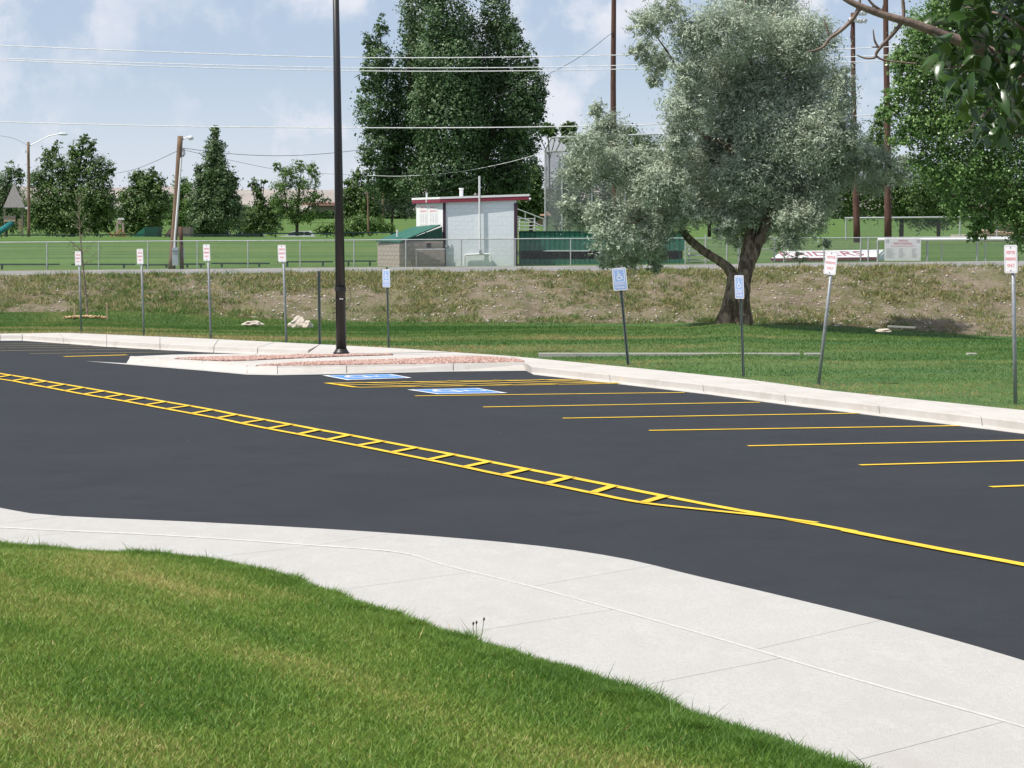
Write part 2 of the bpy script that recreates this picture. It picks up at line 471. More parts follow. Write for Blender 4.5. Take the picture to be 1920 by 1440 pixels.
def np_mesh(name, verts, nper, m, tint=None, smooth=False):
    """verts (N*nper,3): N polygons of nper own vertices each."""
    verts = np.asarray(verts, np.float32).reshape(-1, 3)
    nv = len(verts); nf = nv // nper
    me = bpy.data.meshes.new(name)
    me.vertices.add(nv); me.loops.add(nv); me.polygons.add(nf)
    me.vertices.foreach_set('co', verts.ravel())
    me.loops.foreach_set('vertex_index', np.arange(nv, dtype=np.int32))
    me.polygons.foreach_set('loop_start', np.arange(nf, dtype=np.int32) * nper)
    if tint is not None:
        a = me.attributes.new('tint', 'FLOAT', 'POINT')
        a.data.foreach_set('value', np.repeat(np.asarray(tint, np.float32), nper))
    me.materials.append(m)
    me.update(calc_edges=True)
    return me

def np_indexed(name, verts, faces, m, tint=None, smooth=False):
    """verts (V,3), faces (Fn,k) int"""
    verts = np.asarray(verts, np.float32); faces = np.asarray(faces, np.int32)
    k = faces.shape[1]
    me = bpy.data.meshes.new(name)
    me.vertices.add(len(verts)); me.loops.add(faces.size); me.polygons.add(len(faces))
    me.vertices.foreach_set('co', verts.ravel())
    me.loops.foreach_set('vertex_index', faces.ravel())
    me.polygons.foreach_set('loop_start', np.arange(len(faces), dtype=np.int32) * k)
    if smooth:
        me.polygons.foreach_set('use_smooth', np.ones(len(faces), bool))
    if tint is not None:
        a = me.attributes.new('tint', 'FLOAT', 'POINT')
        a.data.foreach_set('value', np.asarray(tint, np.float32))
    me.materials.append(m)
    me.update(calc_edges=True)
    return me

def grid_mesh(name, G, m, smooth=True):
    """G (rows, cols, 3)"""
    r, c = G.shape[:2]
    i = np.arange(r * c).reshape(r, c)
    f = np.stack([i[:-1, :-1], i[:-1, 1:], i[1:, 1:], i[1:, :-1]], -1).reshape(-1, 4)
    return np_indexed(name, G.reshape(-1, 3), f, m, smooth=smooth)

def text_mesh(s, size, m, extrude=0.0015, align='CENTER', name='lettering', xscale=1.0):
    cu = bpy.data.curves.new('lettering_curve', 'FONT')
    cu.body = s; cu.size = size; cu.extrude = extrude
    cu.align_x = align; cu.align_y = 'CENTER'
    cu.resolution_u = 2
    o = bpy.data.objects.new('lettering_tmp', cu)
    COL.objects.link(o)
    bpy.context.view_layer.update()
    me = bpy.data.meshes.new_from_object(o.evaluated_get(bpy.context.evaluated_depsgraph_get()))
    bpy.data.objects.remove(o)
    bpy.data.curves.remove(cu)
    me.name = name
    me.materials.clear(); me.materials.append(m)
    if xscale != 1.0:
        me.transform(Matrix.Diagonal((xscale, 1, 1, 1)))
    return me

def place_text(s, size, m, parent, origin, X, Y, local=False, xscale=1.0):
    """lettering whose right = X and up = Y at origin"""
    me = text_mesh(s, size, m, xscale=xscale)
    X = Vector(X).normalized(); Y = Vector(Y).normalized(); Z = X.cross(Y)
    T = Matrix((X, Y, Z)).transposed().to_4x4()
    T.translation = Vector(origin)
    me.transform(T)
    return link('lettering', me, parent, local)

def copy_tree(o, parent=None):
    c = o.copy()
    COL.objects.link(c)
    if parent is not None:
        c.parent = parent
    for ch in list(o.children):
        copy_tree(ch, c)
    return c

# ================================================================== LARGE STRUCTURE
# ---- far ground: rows of depths along columns of viewing direction
COLS = np.linspace(-500, 2420, 120)
REAR = [(-700, 630), (-300, 628), (0, 625.5), (42, 625), (110, 624), (150, 624.6), (260, 629.5), (390, 635), (530, 642), (730, 652), (950, 667),
        (1175, 688), (1400, 711), (1545, 731), (1700, 747), (1920, 769), (2300, 812), (2700, 860)]
LIP_Y = [(-500, 606), (0, 606), (200, 604), (350, 611), (700, 615), (1000, 614), (1190, 614.5), (1300, 614), (1340, 610), (1370, 607), (1405, 611), (1440, 616), (1600, 625), (1850, 638), (2400, 662)]
LIP_D = [(-500, 91), (350, 90), (700, 84), (1000, 76), (1190, 73), (1400, 72), (1600, 69), (1850, 62), (2400, 56)]
FOOT_Y = [(-500, 588), (0, 586), (140, 586), (230, 582), (330, 588), (480, 597), (700, 604), (1000, 605), (1200, 607), (1370, 604), (1600, 613), (1850, 630), (2400, 645)]
FOOT_D = [(-500, 94), (700, 93), (1200, 92), (1600, 92), (1850, 91), (2400, 88)]
TOP_Y = [(-500, 519), (0, 516), (350, 514), (640, 511), (1000, 508), (1300, 505.5), (1500, 501), (1920, 498), (2400, 495)]
ROAD_Y = [(-500, 511), (0, 508), (400, 504), (640, 501.5), (1000, 499), (1300, 496), (1500, 493), (1920, 489), (2400, 485)]
D_TOP, D_ROAD = 100.0, 104.4

def rear_pt(px):
    return lotp(px, interp(REAR, px), 0.15)

def bump2(x, y, amp, sc):
    return amp * (fbm(x / sc + 40, y / sc + 40, 3) - 0.5) * 2

lawn_rows = []
rear = np.array([rear_pt(p) for p in COLS])
lip = np.array([at(p, interp(LIP_Y, p), interp(LIP_D, p)) for p in COLS])
foot = np.array([at(p, interp(FOOT_Y, p), interp(FOOT_D, p)) for p in COLS])
top = np.array([at(p, interp(TOP_Y, p), D_TOP) for p in COLS])
sw_w = np.interp(COLS, [500, 1000, 1200, 1700, 1900, 2200], [0, 0.25, 1, 1, 0.6, 0.3])
for t in np.linspace(0, 1, 26):
    r = rear * (1 - t) + lip * t
    r[:, 2] += 0.10 * math.sin(math.pi * t) * 0.5
    lawn_rows.append(r)
for t in np.linspace(0.1, 1, 10):
    r = lip * (1 - t) + foot * t
    r[:, 2] -= sw_w * 0.55 * max(0.0, math.sin(math.pi * t)) ** 0.8
    lawn_rows.append(r)
lawn = np.array(lawn_rows)
lawn[1:-1, :, 2] += bump2(lawn[1:-1, :, 0], lawn[1:-1, :, 1], 0.035, 3.0)
tag(link('far_lawn', grid_mesh('far_lawn', lawn, M['far_lawn'])), kind='structure')

BC = np.linspace(-500, 2420, 420)
bf = np.array([at(p, interp(FOOT_Y, p), interp(FOOT_D, p)) for p in BC])
bt = np.array([at(p, interp(TOP_Y, p), D_TOP) for p in BC])
bank_rows = []
for t in np.linspace(0, 1, 44):
    r = bf * (1 - t) + bt * t
    prof = (3 * t * t - 2 * t ** 3)
    r[:, 2] = bf[:, 2] + (bt[:, 2] - bf[:, 2]) * (0.55 * t + 0.45 * prof)
    bank_rows.append(r)
bank = np.array(bank_rows)
w = np.minimum(1, 6 * np.minimum(np.linspace(0, 1, 44), 1 - np.linspace(0, 1, 44)))[:, None]
bank[:, :, 2] += w * (bump2(bank[:, :, 0], bank[:, :, 1] * 0.3, 0.20, 1.3) + bump2(bank[:, :, 0], bank[:, :, 1], 0.22, 3.4) + bump2(bank[:, :, 0], bank[:, :, 1], 0.07, 0.6))
skirt = bank[:1].copy(); skirt[:, :, 2] -= 0.6; skirt[:, :, 1] -= 0.05
tag(link('bank', grid_mesh('bank', np.concatenate([skirt, bank]), M['bank'])), kind='structure')

road_rows = [np.array([at(p, interp(TOP_Y, p) * (1 - t) + interp(ROAD_Y, p) * t, D_TOP + (D_ROAD - D_TOP) * t) for p in COLS]) for t in np.linspace(0, 1, 5)]
road = np.array(road_rows)
tag(link('road', grid_mesh('road', road, M['road'])), kind='structure')

FIELD = [(D_ROAD, None), (106, 502), (112, 496), (120, 487), (135, 470), (150, 455), (166, 444), (185, 447.5), (230, 456), (300, 455), (345, 440), (450, 424), (700, 408), (1200, 400), (2400, 396), (6000, 398)]
fr = []
for k, (D, y) in enumerate(FIELD):
    row = []
    for p in COLS:
        yr = interp(ROAD_Y, p)
        if y is None:
            row.append(at(p, yr, D))
        else:
            yy = y
            tt = min(1, max(0, (D - 105) / 55))
            yy = (yr + (y - 502)) * (1 - tt) + y * tt if D < 160 else y
            row.append(at(p, yy, D))
    fr.append(row)
field = np.array(fr)
tag(link('park_field', grid_mesh('park_field', field, M['field'])), kind='structure')
def field_z(px, D):
    a = np.array([f[0] for f in FIELD])
    ci = np.argmin(np.abs(COLS - px))
    return float(np.interp(D, a, field[:, ci, 2]))

# hills
hc = np.linspace(-700, 2600, 160)
hr = []
for t, D in ((0, 2300), (0.35, 2500), (0.7, 2700), (1.0, 2900), (1.0, 3300)):
    row = []
    for p in hc:
        yy = 353 + 9 * (fbm(np.array([p / 160.0]), np.array([3.3]), 4)[0] - 0.5) * 2 + 3 * (fbm(np.array([p / 30.0]), np.array([1.3]), 3)[0] - 0.5)
        y = 401 + (yy - 401) * t
        row.append(at(p, y, D))
    hr.append(row)
tag(link('hills', grid_mesh('hills', np.array(hr), M['hill'])), kind='structure')

# ---- parking lot
NEAR = [(-1700, 905), (-700, 930), (-300, 938), (-120, 942), (0, 951), (40, 960), (130, 968), (400, 980), (730, 999), (1000, 1022), (1170, 1047), (1300, 1078), (1500, 1125), (1700, 1175), (1920, 1238), (2300, 1360), (2700, 1500), (3300, 1740)]
JOINT = [(-1700, 915), (-700, 955), (-300, 972), (0, 990), (330, 1006), (580, 1023), (750, 1037), (840, 1062), (1000, 1102), (1290, 1182), (1580, 1268), (1920, 1364), (2300, 1480), (2700, 1610), (3300, 1830)]
GRASS = [(-1700, 930), (-900, 975), (-300, 998), (0, 1016), (200, 1030), (400, 1042), (530, 1072), (700, 1130), (900, 1200), (1100, 1257), (1300, 1330), (1450, 1378), (1620, 1440), (2000, 1590), (2400, 1760), (3000, 2050)]
# gutter (A) / rear of walk (R) pairs: one curb unit between each two neighbours
LEFT_PAIRS = [((-700, 641), (-700, 629.5)), ((-300, 640), (-300, 628)), ((0, 638.5), (0, 625.5)), ((42, 638.5), (42, 625)), ((120, 644), (110, 624)), ((200, 650), (200, 627)),
              ((300, 656), (300, 631.5)), ((400, 661), (410, 636)), ((478, 664.5), (515, 641.3)), ((575, 669), (600, 645.8))]
RIGHT_PAIRS = [((1000, 702), (958, 667.6)), ((1150, 718.5), (1090, 680)), ((1327, 739), (1250, 695.5)), ((1481, 759.5), (1400, 711)), ((1662, 781.5), (1560, 732.5)),
               ((1857, 805), (1740, 751)), ((2060, 831), (1930, 770)), ((2300, 862), (2150, 795)), ((2600, 900), (2450, 829))]

# asphalt sheet: from below the near walk to below the far curb
near_xy = [lotp(*p) for p in spline(NEAR, 6)]
far_line = [lotp(a[0], a[1] - 2) for a, r, *_ in LEFT_PAIRS] + [lotp(620, 674), lotp(800, 682), lotp(980, 690)] + [lotp(a[0], a[1] - 2) for a, r in RIGHT_PAIRS]
mbl = MB()
loop = [tuple(p) for p in far_line] + [tuple(lotp(2700, 1500))] + [tuple(p) for p in reversed([lotp(x, y + 4) for x, y in NEAR])]
mbl.poly(loop)
lot = mbl.build('parking_lot', M['asphalt'])
tag(lot, kind='structure')

# ---- far walk with integral curb and gutter
walk = MB()
root_curb = tag(link('curb_walk', bpy.data.meshes.new('curb_walk')), kind='structure')
base = MB()
def profile(a, r, gw=0.42):
    A = lotp(a[0], a[1], 0.006); R = lotp(r[0], r[1], 0.165)
    L = np.linalg.norm((R - A)[:2])
    P = lambda d, dz: np.array([*(A + (R - A) * d / L)[:2], lot_z((A + (R - A) * d / L)[1]) + dz])
    return [P(0, -0.1), P(0, 0.006), P(gw, 0.02), P(gw + 0.03, 0.035), P(gw + 0.08, 0.135), P(gw + 0.12, 0.150), P(L, 0.165), P(L, -0.1)]
def unit(pa, pb, name='curb_unit', gap=0.012):
    A = profile(*pa); B = profile(*pb)
    n = len(A)
    dirv = B[2] - A[2]; ln = np.linalg.norm(dirv)
    k = gap / ln
    A2 = [a + (b - a) * k for a, b in zip(A, B)]
    B2 = [b - (b - a) * k for a, b in zip(A, B)]
    mb = MB()
    fs = [(i, i + 1, n + i + 1, n + i) for i in range(n - 1)] + [tuple(range(n - 1, -1, -1)), tuple(range(n, 2 * n))]
    mb.add(A2 + B2, fs)
    return mb
for pairs in (LEFT_PAIRS, RIGHT_PAIRS):
    for pa, pb in zip(pairs[:-1], pairs[1:]):
        unit(pa, pb).build('curb_unit', M['curb'], root_curb)
        A = profile(*pa); B = profile(*pb)
        for i in range(1, 6):
            q = [A[i], A[i + 1], B[i + 1], B[i]]
            base.poly([p - np.array([0, 0, 0.02]) + (np.array([0.0, 0.02, 0]) if 3 <= i <= 4 else 0) for p in q])
# slab behind the island
slabs = [((575, 664.2), (600, 645.8)), ((650, 664.1), (680, 649.4)), ((740, 664), (760, 654)), ((880, 666), (860, 661)), ((960, 671), (958, 667.6))]
for (fa, ra), (fb, rb) in zip(slabs[:-1], slabs[1:]):
    q = [lotp(*fa, 0.158), lotp(*fb, 0.158), lotp(*rb, 0.165), lotp(*ra, 0.165)]
    c = sum(q) / 4
    q = [c + (p - c) * 0.997 for p in q]
    MB().hexa([p - np.array([0, 0, 0.15]) for p in q], q).build('slab', M['curb'], root_curb)
base.build('joint_bed', M['joint'], root_curb)

# ---- island with its curb and gravel beds
isl = tag(link('island', bpy.data.meshes.new('island')), kind='structure')
FRONT_T = [(243, 668.5), (300, 671.5), (380, 677.5), (463, 685), (520, 686.8), (650, 685.3), (850, 682), (1000, 679.5)]
FRONT_B = [(236, 682), (300, 687), (380, 693.5), (463, 700.5), (520, 702), (650, 699.7), (850, 695.5), (1004, 694)]
GUT = [(160, 677), (238, 683.5), (300, 688.5), (380, 695), (463, 702.5), (520, 703.5), (650, 701), (850, 696.5), (1004, 695)]
BACK = [(985, 672), (960, 670.5), (880, 666), (740, 664), (600, 664), (478, 664.3), (400, 663.5), (320, 665)]
topp = [lotp(*p, 0.150) for p in FRONT_T] + [lotp(*p, 0.150) for p in BACK]
mb = MB()
mb.hexa([p - np.array([0, 0, 0.2]) for p in topp], topp)
mb.build('island_top', M['curb'], isl)
for (ta, tb), (ba, bb) in zip(zip(FRONT_T[:-1], FRONT_T[1:]), zip(FRONT_B[:-1], FRONT_B[1:])):
    ft = [lotp(*p, 0.152) for p in (ta, tb)]
    fb = [lotp(*p, 0.004) for p in (ba, bb)]
    cx = sum(ft) / 2
    sh = lambda p, q: p + (q - p) * (0.008 / np.linalg.norm(q - p))
    f0, f1 = sh(ft[0], ft[1]), sh(ft[1], ft[0])
    b0, b1 = sh(fb[0], fb[1]), sh(fb[1], fb[0])
    dz = np.array([0, 0, -0.03]); bk = np.array([0, 0.25, 0])
    m2 = MB()
    # sloped face with a rounded top edge and a back
    a0 = f0 + dz + np.array([0, -0.012, 0]); a1 = f1 + dz + np.array([0, -0.012, 0])
    t0 = f0 + np.array([0, 0.02, 0.002]); t1 = f1 + np.array([0, 0.02, 0.002])
    m2.add([b0, b1, a1, a0, t1, t0, t1 + bk * 0.6, t0 + bk * 0.6], [(0, 1, 2, 3), (3, 2, 4, 5), (5, 4, 6, 7), (0, 3, 5, 7), (1, 6, 4, 2)])
    m2.build('curb_unit', M['curb'], isl)
mb = MB()
g2 = [lotp(*p, 0.010) for p in GUT]
gb = [lotp(236, 681, 0.010)] + [lotp(*p, 0.010) for p in [(300, 685), (380, 691), (463, 698), (520, 699), (650, 697), (850, 693), (1004, 691)]]
mb.poly([*g2, *reversed(gb)])
mb.build('gutter_apron', M['concrete'], isl)
GR1 = [(478, 685.2), (560, 685.4), (650, 684.2), (800, 682.0), (985, 678.6), (968, 673.5), (930, 670.5), (895, 669.0), (800, 672), (680, 676), (560, 680.3)]
GR2 = [(325, 673), (380, 675.5), (425, 677), (470, 675.6), (560, 671.5), (640, 668.3), (735, 665.6), (735, 664.6), (640, 665.4), (560, 666.6), (480, 668.2), (380, 670.6)]
def inside(poly, x, y):
    r = False
    n = len(poly)
    for i in range(n):
        x1, y1 = poly[i]; x2, y2 = poly[(i + 1) % n]
        if (y1 > y) != (y2 > y) and x < (x2 - x1) * (y - y1) / (y2 - y1) + x1:
            r = not r
    return r
stone_v = np.array([[1, 0, 0], [-1, 0, 0], [0, 1, 0], [0, -1, 0], [0, 0, 1], [0, 0, -1]], float)
stone_f = np.array([[0, 2, 4], [2, 1, 4], [1, 3, 4], [3, 0, 4], [2, 0, 5], [1, 2, 5], [3, 1, 5], [0, 3, 5]])
def stones(name, P, size, m, flat=0.6, parent=None):
    n = len(P)
    ang = RNG.random(n) * 6.28
    s = size * (0.5 + RNG.random(n))
    jit = 1 + 0.35 * (RNG.random((n, 6, 3)) - 0.5) * 2
    V = stone_v[None] * jit * s[:, None, None] * np.array([1, 1, flat])
    c, sn = np.cos(ang)[:, None], np.sin(ang)[:, None]
    X = V[:, :, 0] * c - V[:, :, 1] * sn; Y = V[:, :, 0] * sn + V[:, :, 1] * c
    V = np.stack([X, Y, V[:, :, 2]], -1) + np.asarray(P)[:, None, :]
    Fc = stone_f[None] + (np.arange(n) * 6)[:, None, None]
    me = np_indexed(name, V.reshape(-1, 3), Fc.reshape(-1, 3), m, tint=np.repeat(RNG.random(n), 6))
    return link(name, me, parent)
for gp, cnt, hump in ((GR1, 6500, 0.02), (GR2, 4500, 0.03)):
    MB().poly([lotp(*p, 0.156) for p in gp]).build('gravel_bed', M['gravel_bed'], isl)
    wpoly = [tuple(lotp(*p, 0.156)[:2]) for p in gp]
    xs = [p[0] for p in wpoly]; ys = [p[1] for p in wpoly]
    P = []
    while len(P) < cnt:
        x = random.uniform(min(xs), max(xs)); y = random.uniform(min(ys), max(ys))
        if inside(wpoly, x, y):
            P.append((x, y, lot_z(y) + 0.150 + hump * float(fbm(np.array([x * 1.2]), np.array([y * 0.8]), 2)[0]) * 0.8))
    g = stones('gravel', P, 0.036, M['gravel'])
    tag(g, kind='stuff')

# ---- near walk: two bands of slabs
def resample(P, step):
    P = np.asarray(P)
    d = np.r_[0, np.cumsum(np.linalg.norm(np.diff(P, axis=0), axis=1))]
    n = max(2, int(d[-1] / step))
    s = np.linspace(0, d[-1], n)
    return np.stack([np.interp(s, d, P[:, k]) for k in range(3)], 1)
sw = tag(link('sidewalk', bpy.data.meshes.new('sidewalk')), kind='structure')
def curve_w(pts, dz, n=10):
    return np.array([lotp(x, y, dz) for x, y in spline(pts, n)])
cN, cJ, cG = curve_w(NEAR, 0.014), curve_w(JOINT, 0.020), curve_w([(x, y + 34 if x < 400 else y + 42) for x, y in GRASS], 0.030)
Dw = np.array([0.60, -0.80])
def station(curve, s):
    t = curve[:, :2] @ Dw
    o = np.argsort(t)
    return np.array([np.interp(s, t[o], curve[o, k]) for k in range(3)])
smin = max((c[:, :2] @ Dw).min() for c in (cN, cJ, cG)) + 0.3
smax = min((c[:, :2] @ Dw).max() for c in (cN, cJ, cG)) - 0.3
def band(ca, cb, cuts, skew, name):
    for s0, s1 in zip(cuts[:-1], cuts[1:]):
        ss = np.linspace(s0 + 0.003, s1 - 0.003, 9)
        a = [station(ca, s) for s in ss]
        b = [station(cb, s + skew) for s in ss]
        # pull a hair back from the neighbouring band
        a2 = [p + (q - p) * (0.006 / max(0.1, np.linalg.norm(q - p))) for p, q in zip(a, b)]
        b2 = [q + (p - q) * (0.006 / max(0.1, np.linalg.norm(q - p))) for p, q in zip(a, b)]
        loop_ = a2 + b2[::-1]
        n = len(loop_)
        bot = [p - np.array([0, 0, 0.1]) for p in loop_]
        mb = MB()
        vs = bot + loop_
        fs = []
        for i in range(n):
            j = (i + 1) % n
            fs.append((i, j, n + j, n + i))
        m_ = len(a2)
        for i in range(m_ - 1):
            fs.append((n + i, n + i + 1, n + n - 2 - i, n + n - 1 - i))
        mb.add(vs, fs)
        mb.build('slab', M['concrete'], sw)
sq = float(station(cN, 0)[0])
ptj = lotp(733, 1000, 0.014); s_ref = ptj[:2] @ Dw
cutsN = [s for s in s_ref + 3.0 * np.arange(-14, 14) if smin + 0.5 < s < smax - 0.5]
ptk = lotp(585, 1024, 0.02); s_ref2 = ptk[:2] @ Dw
cutsJ = [s for s in s_ref2 + 2.1 * np.arange(-20, 20) if smin + 0.8 < s < smax - 0.8]
band(cN, cJ, cutsN, 0.35, 'slab')
band(cJ, cG, cutsJ, 0.25, 'slab')
bead = MB()  # raised line added for the bright slab lip that catches the sun
bj = [station(cJ, s) + np.array([0, 0, 0.002]) for s in np.linspace(cutsJ[0], cutsJ[-1], 160)]
bead.tube(bj, [0.009 + 0.004 * random.random() for _ in bj], 6)
bead.build('sunlit_lip', M['lit_lip'], sw)
under = MB()
ss = np.linspace(smin, smax, 40)
ua = [station(cN, s) - np.array([0, 0, 0.022]) for s in ss]
ub = [station(cG, s) - np.array([0, 0, 0.04]) for s in ss]
for i in range(len(ss) - 1):
    under.poly([ua[i], ua[i + 1], ub[i + 1], ub[i]])
under.build('joint_bed', M['joint'], sw)

# ---- near lawn: rises towards the viewer
NIN = np.array([-0.80, -0.60])
edge = resample(curve_w([(x_, y_ + float(np.interp(x_, [0, 500, 1000, 1700], [25, 26, 27, 30]))) for x_, y_ in GRASS], 0.03, 12), 0.08)
_t = np.arange(len(edge)) * 0.08
edge[:, :2] += (NIN * (0.05 * (fbm(_t * 0.9, _t * 0 + 4.2, 3) - 0.5) + 0.07 * (fbm(_t * 3.5, _t * 0 + 7.7, 3) - 0.5))[:, None])
def lawn_pt(i, b):
    p = edge[i]
    x = p[..., 0] + NIN[0] * b
    y = p[..., 1] + NIN[1] * b
    # the turf lip, then an even slope
    z = lot_z(y) + 0.035 + 0.03 * np.minimum(1, b / 0.15) + 0.125 * b + 0.03 * (fbm(x * 0.5 + 20, y * 0.5 + 20, 3) - 0.5) * np.minimum(1, b)
    return np.stack([x, y, z], -1)
bs = np.r_[0, 0.05, 0.1, 0.15, np.linspace(0.25, 12, 60)]
ii = np.arange(0, len(edge), 3)
NL = np.stack([lawn_pt(ii, b) for b in bs], 0)
tag(link('near_lawn', grid_mesh('near_lawn', NL, M['lawn_soil'])), kind='structure')
MB().poly([(-40, 26, -1.2), (-40, -30, -1.2), (40, -30, -1.2), (40, 26, -1.2)]).build('ground', M['lawn_soil'])
tag(bpy.data.objects['ground'], kind='structure')

# grass blades on the near lawn
def blades(P, length, width, tint, lean=0.5, bias=(0.0, 0.0), kite=True):
    n = len(P)
    az = RNG.random(n) * 2 * math.pi
    dx, dy = np.cos(az), np.sin(az)
    ln = lean * (0.3 + RNG.random(n)) * length
    tip = P + np.stack([dx * ln + bias[0] * length, dy * ln + bias[1] * length, length * (0.75 + 0.25 * RNG.random(n))], 1)
    fa = RNG.random(n) * math.pi
    wv = np.stack([np.cos(fa), np.sin(fa), np.zeros(n)], 1) * width[:, None] * 0.5
    if kite:
        mid = P + np.stack([dx * ln * 0.22, dy * ln * 0.22, length * 0.45], 1)
        V = np.stack([P, mid + wv, tip, mid - wv], 1)
        k = 4
    else:
        V = np.stack([P - wv, P + wv, tip], 1)
        k = 3
    return V.reshape(-1, 3), np.arange(n * k).reshape(n, k), np.repeat(tint, k)
NB = 520000
# density falls with distance: near blades are thick on the picture
cand = 1900000
ci = RNG.integers(0, len(edge), cand)
cb = np.where(RNG.random(cand) < 0.12, RNG.random(cand) * 0.35, RNG.random(cand) * 9.5)
P = lawn_pt(ci, cb)
P[:, 0] += RNG.normal(0, 0.03, cand); P[:, 1] += RNG.normal(0, 0.03, cand)
pp = proj(P)
ok = (pp[:, 0] > -90) & (pp[:, 0] < 2010) & (pp[:, 1] < 1530) & (P[:, 1] > 4)
P = P[ok][:NB]; cbk = cb[ok][:NB]
x, y = P[:, 0], P[:, 1]
along = x * Dw[0] + y * Dw[1]; across = x * NIN[0] + y * NIN[1]
streak = fbm(across * 1.9 + 30, along * 0.22 + 5, 4)
patch = fbm(x * 1.3 + 9, y * 1.3 + 2, 4)
fine = RNG.random(len(P))
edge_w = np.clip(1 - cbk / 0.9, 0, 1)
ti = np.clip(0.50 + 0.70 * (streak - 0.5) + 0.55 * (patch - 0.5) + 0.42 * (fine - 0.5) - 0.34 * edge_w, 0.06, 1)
ti = np.where(fine > 0.965, 0.95, ti)
L = (0.024 + 0.024 * RNG.random(len(P))) * (1 + 0.65 * edge_w) * (1.15 - 0.45 * np.clip(ti - 0.5, 0, 0.5))
clump = fbm(x * 5 + 3, y * 5, 2)
L = L * (1 + 0.9 * edge_w * np.clip(clump - 0.56, 0, 1) * 2.5)
L = np.where(RNG.random(len(P)) < 0.004, L * 1.8, L)
W = 0.0048 + 0.0035 * RNG.random(len(P))
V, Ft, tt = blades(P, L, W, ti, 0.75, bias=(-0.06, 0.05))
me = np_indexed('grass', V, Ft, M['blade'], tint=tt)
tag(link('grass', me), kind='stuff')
print('near blades', len(P))

# short turf standing on the far lawn
def sheet_sample(G, n, wrow=None):
    r, c = G.shape[:2]
    a = RNG.random(n) * (r - 1.001); b = RNG.random(n) * (c - 1.001)
    i = a.astype(int); j = b.astype(int); u = (a - i)[:, None]; v = (b - j)[:, None]
    return (G[i, j] * (1 - u) + G[i + 1, j] * u) * (1 - v) + (G[i, j + 1] * (1 - u) + G[i + 1, j + 1] * u) * v, a / (r - 1)
P, fr_ = sheet_sample(lawn, 290000)
pp = proj(P)
ok = (pp[:, 0] > -60) & (pp[:, 0] < 1980)
P = P[ok]; pp = pp[ok]; fr_ = fr_[ok]
x, y = P[:, 0], P[:, 1]
band_ = fbm(x * 0.05 + 11, y * 0.42 + 3, 3)
n2 = fbm(x * 0.7, y * 0.5, 3)
dry = np.clip(1 - fr_ * 3.2, 0, 1) ** 1.3 * (0.45 + 0.55 * np.clip(fbm(x * 0.35 + 60, y * 0.2 + 8, 3) * 2 - 0.5, 0, 1)) + 0.5 * np.clip(1 - fr_ * 25, 0, 1)
ti = np.clip(0.36 + 1.7 * (band_ - 0.5) + 0.7 * (n2 - 0.5) + 0.35 * (RNG.random(len(P)) - 0.5) + 0.42 * dry - 0.12 * fr_, 0, 1)
sc = np.clip(y / 60, 0.6, 1.4)
V, Ft, tt = blades(P, (0.035 + 0.03 * RNG.random(len(P))) * sc, (0.014 + 0.01 * RNG.random(len(P))) * sc, ti, 0.7, kite=False)
tag(link('turf', np_indexed('turf', V, Ft, M['far_blade'], tint=tt)), kind='stuff')

# weeds and tufts on the bank
P, fr_ = sheet_sample(bank, 62000)
pp = proj(P)
ok = (pp[:, 0] > -40) & (pp[:, 0] < 1960)
P, pp, fr_ = P[ok], pp[ok], fr_[ok]
g = fbm(P[:, 0] * 0.30 + 3, P[:, 1] * 0.5, 4)
gx = np.interp(pp[:, 0], [-50, 0, 180, 240, 330, 420, 600, 850, 1100, 1300, 1500, 1920], [0.45, 0.4, 0.7, 1.3, 1.2, 0.9, 0.4, 0.45, 0.75, 0.55, 0.3, 0.35])
low = np.exp(-fr_ * 5) * 0.6 + np.exp(-(1 - fr_) * 7) * 0.7
keep = RNG.random(len(P)) < np.clip((g - 0.42) * 2.6 + gx * 0.40 + low * 0.45, 0.06, 0.95) * 0.52
P, pp, fr_, low, gx = P[keep], pp[keep], fr_[keep], low[keep], gx[keep]
n = len(P)
print('tufts', n)
per = 14
size = 0.06 + 0.26 * RNG.random(n) ** 2.4
kind_ = RNG.random(n)
gt = np.where(kind_ < 0.30, 0.78 + 0.22 * RNG.random(n), np.clip(0.40 - 0.42 * gx + 0.40 * RNG.random(n) - 0.3 * np.exp(-fr_ * 6), 0, 1))
C = np.repeat(P, per, 0); sz = np.repeat(size, per); gt = np.repeat(gt, per)
off = RNG.normal(0, 0.6, (n * per, 2)) * sz[:, None]
C = C + np.c_[off, np.zeros(n * per)]
V, Ft, tt = blades(C, sz * (0.45 + 0.6 * RNG.random(n * per)), sz * 0.17, np.clip(gt + 0.25 * (RNG.random(n * per) - 0.5), 0, 1), 0.9, kite=False)
tag(link('weeds', np_indexed('weeds', V, Ft, M['tuft'], tint=tt)), kind='stuff')
P, fr_ = sheet_sample(bank, 4200)
pp = proj(P)
ok = (pp[:, 0] > -40) & (pp[:, 0] < 1960) & (RNG.random(len(P)) < np.interp(pp[:, 0], [0, 400, 500, 900, 1300, 1500, 1920], [0.15, 0.2, 0.6, 0.5, 0.25, 0.7, 0.6]))
P = P[ok]
st = stones('stones', P + np.array([0, 0, 0.015]), 0.055, M['white_stone'])
tag(st, kind='stuff')

# white edging strip half sunk in the lawn
mb = MB()
for px0, px1, e_ in ((1010, 1160, 0.205), (1160.5, 1300, 0.2), (1300.5, 1420, 0.193), (1421, 1500, 0.184), (1508, 1545, 0.178), (1812, 1832, 0.174)):
    a = lotp(px0, 664.3, e_); b = lotp(px1, 664.8, e_)
    mb.box((a + b) / 2 + np.array([0, 0, -0.07]), (b[0] - a[0], 0.2, 0.2))
tag(mb.build('edging_strip', M['curb']), kind='structure')

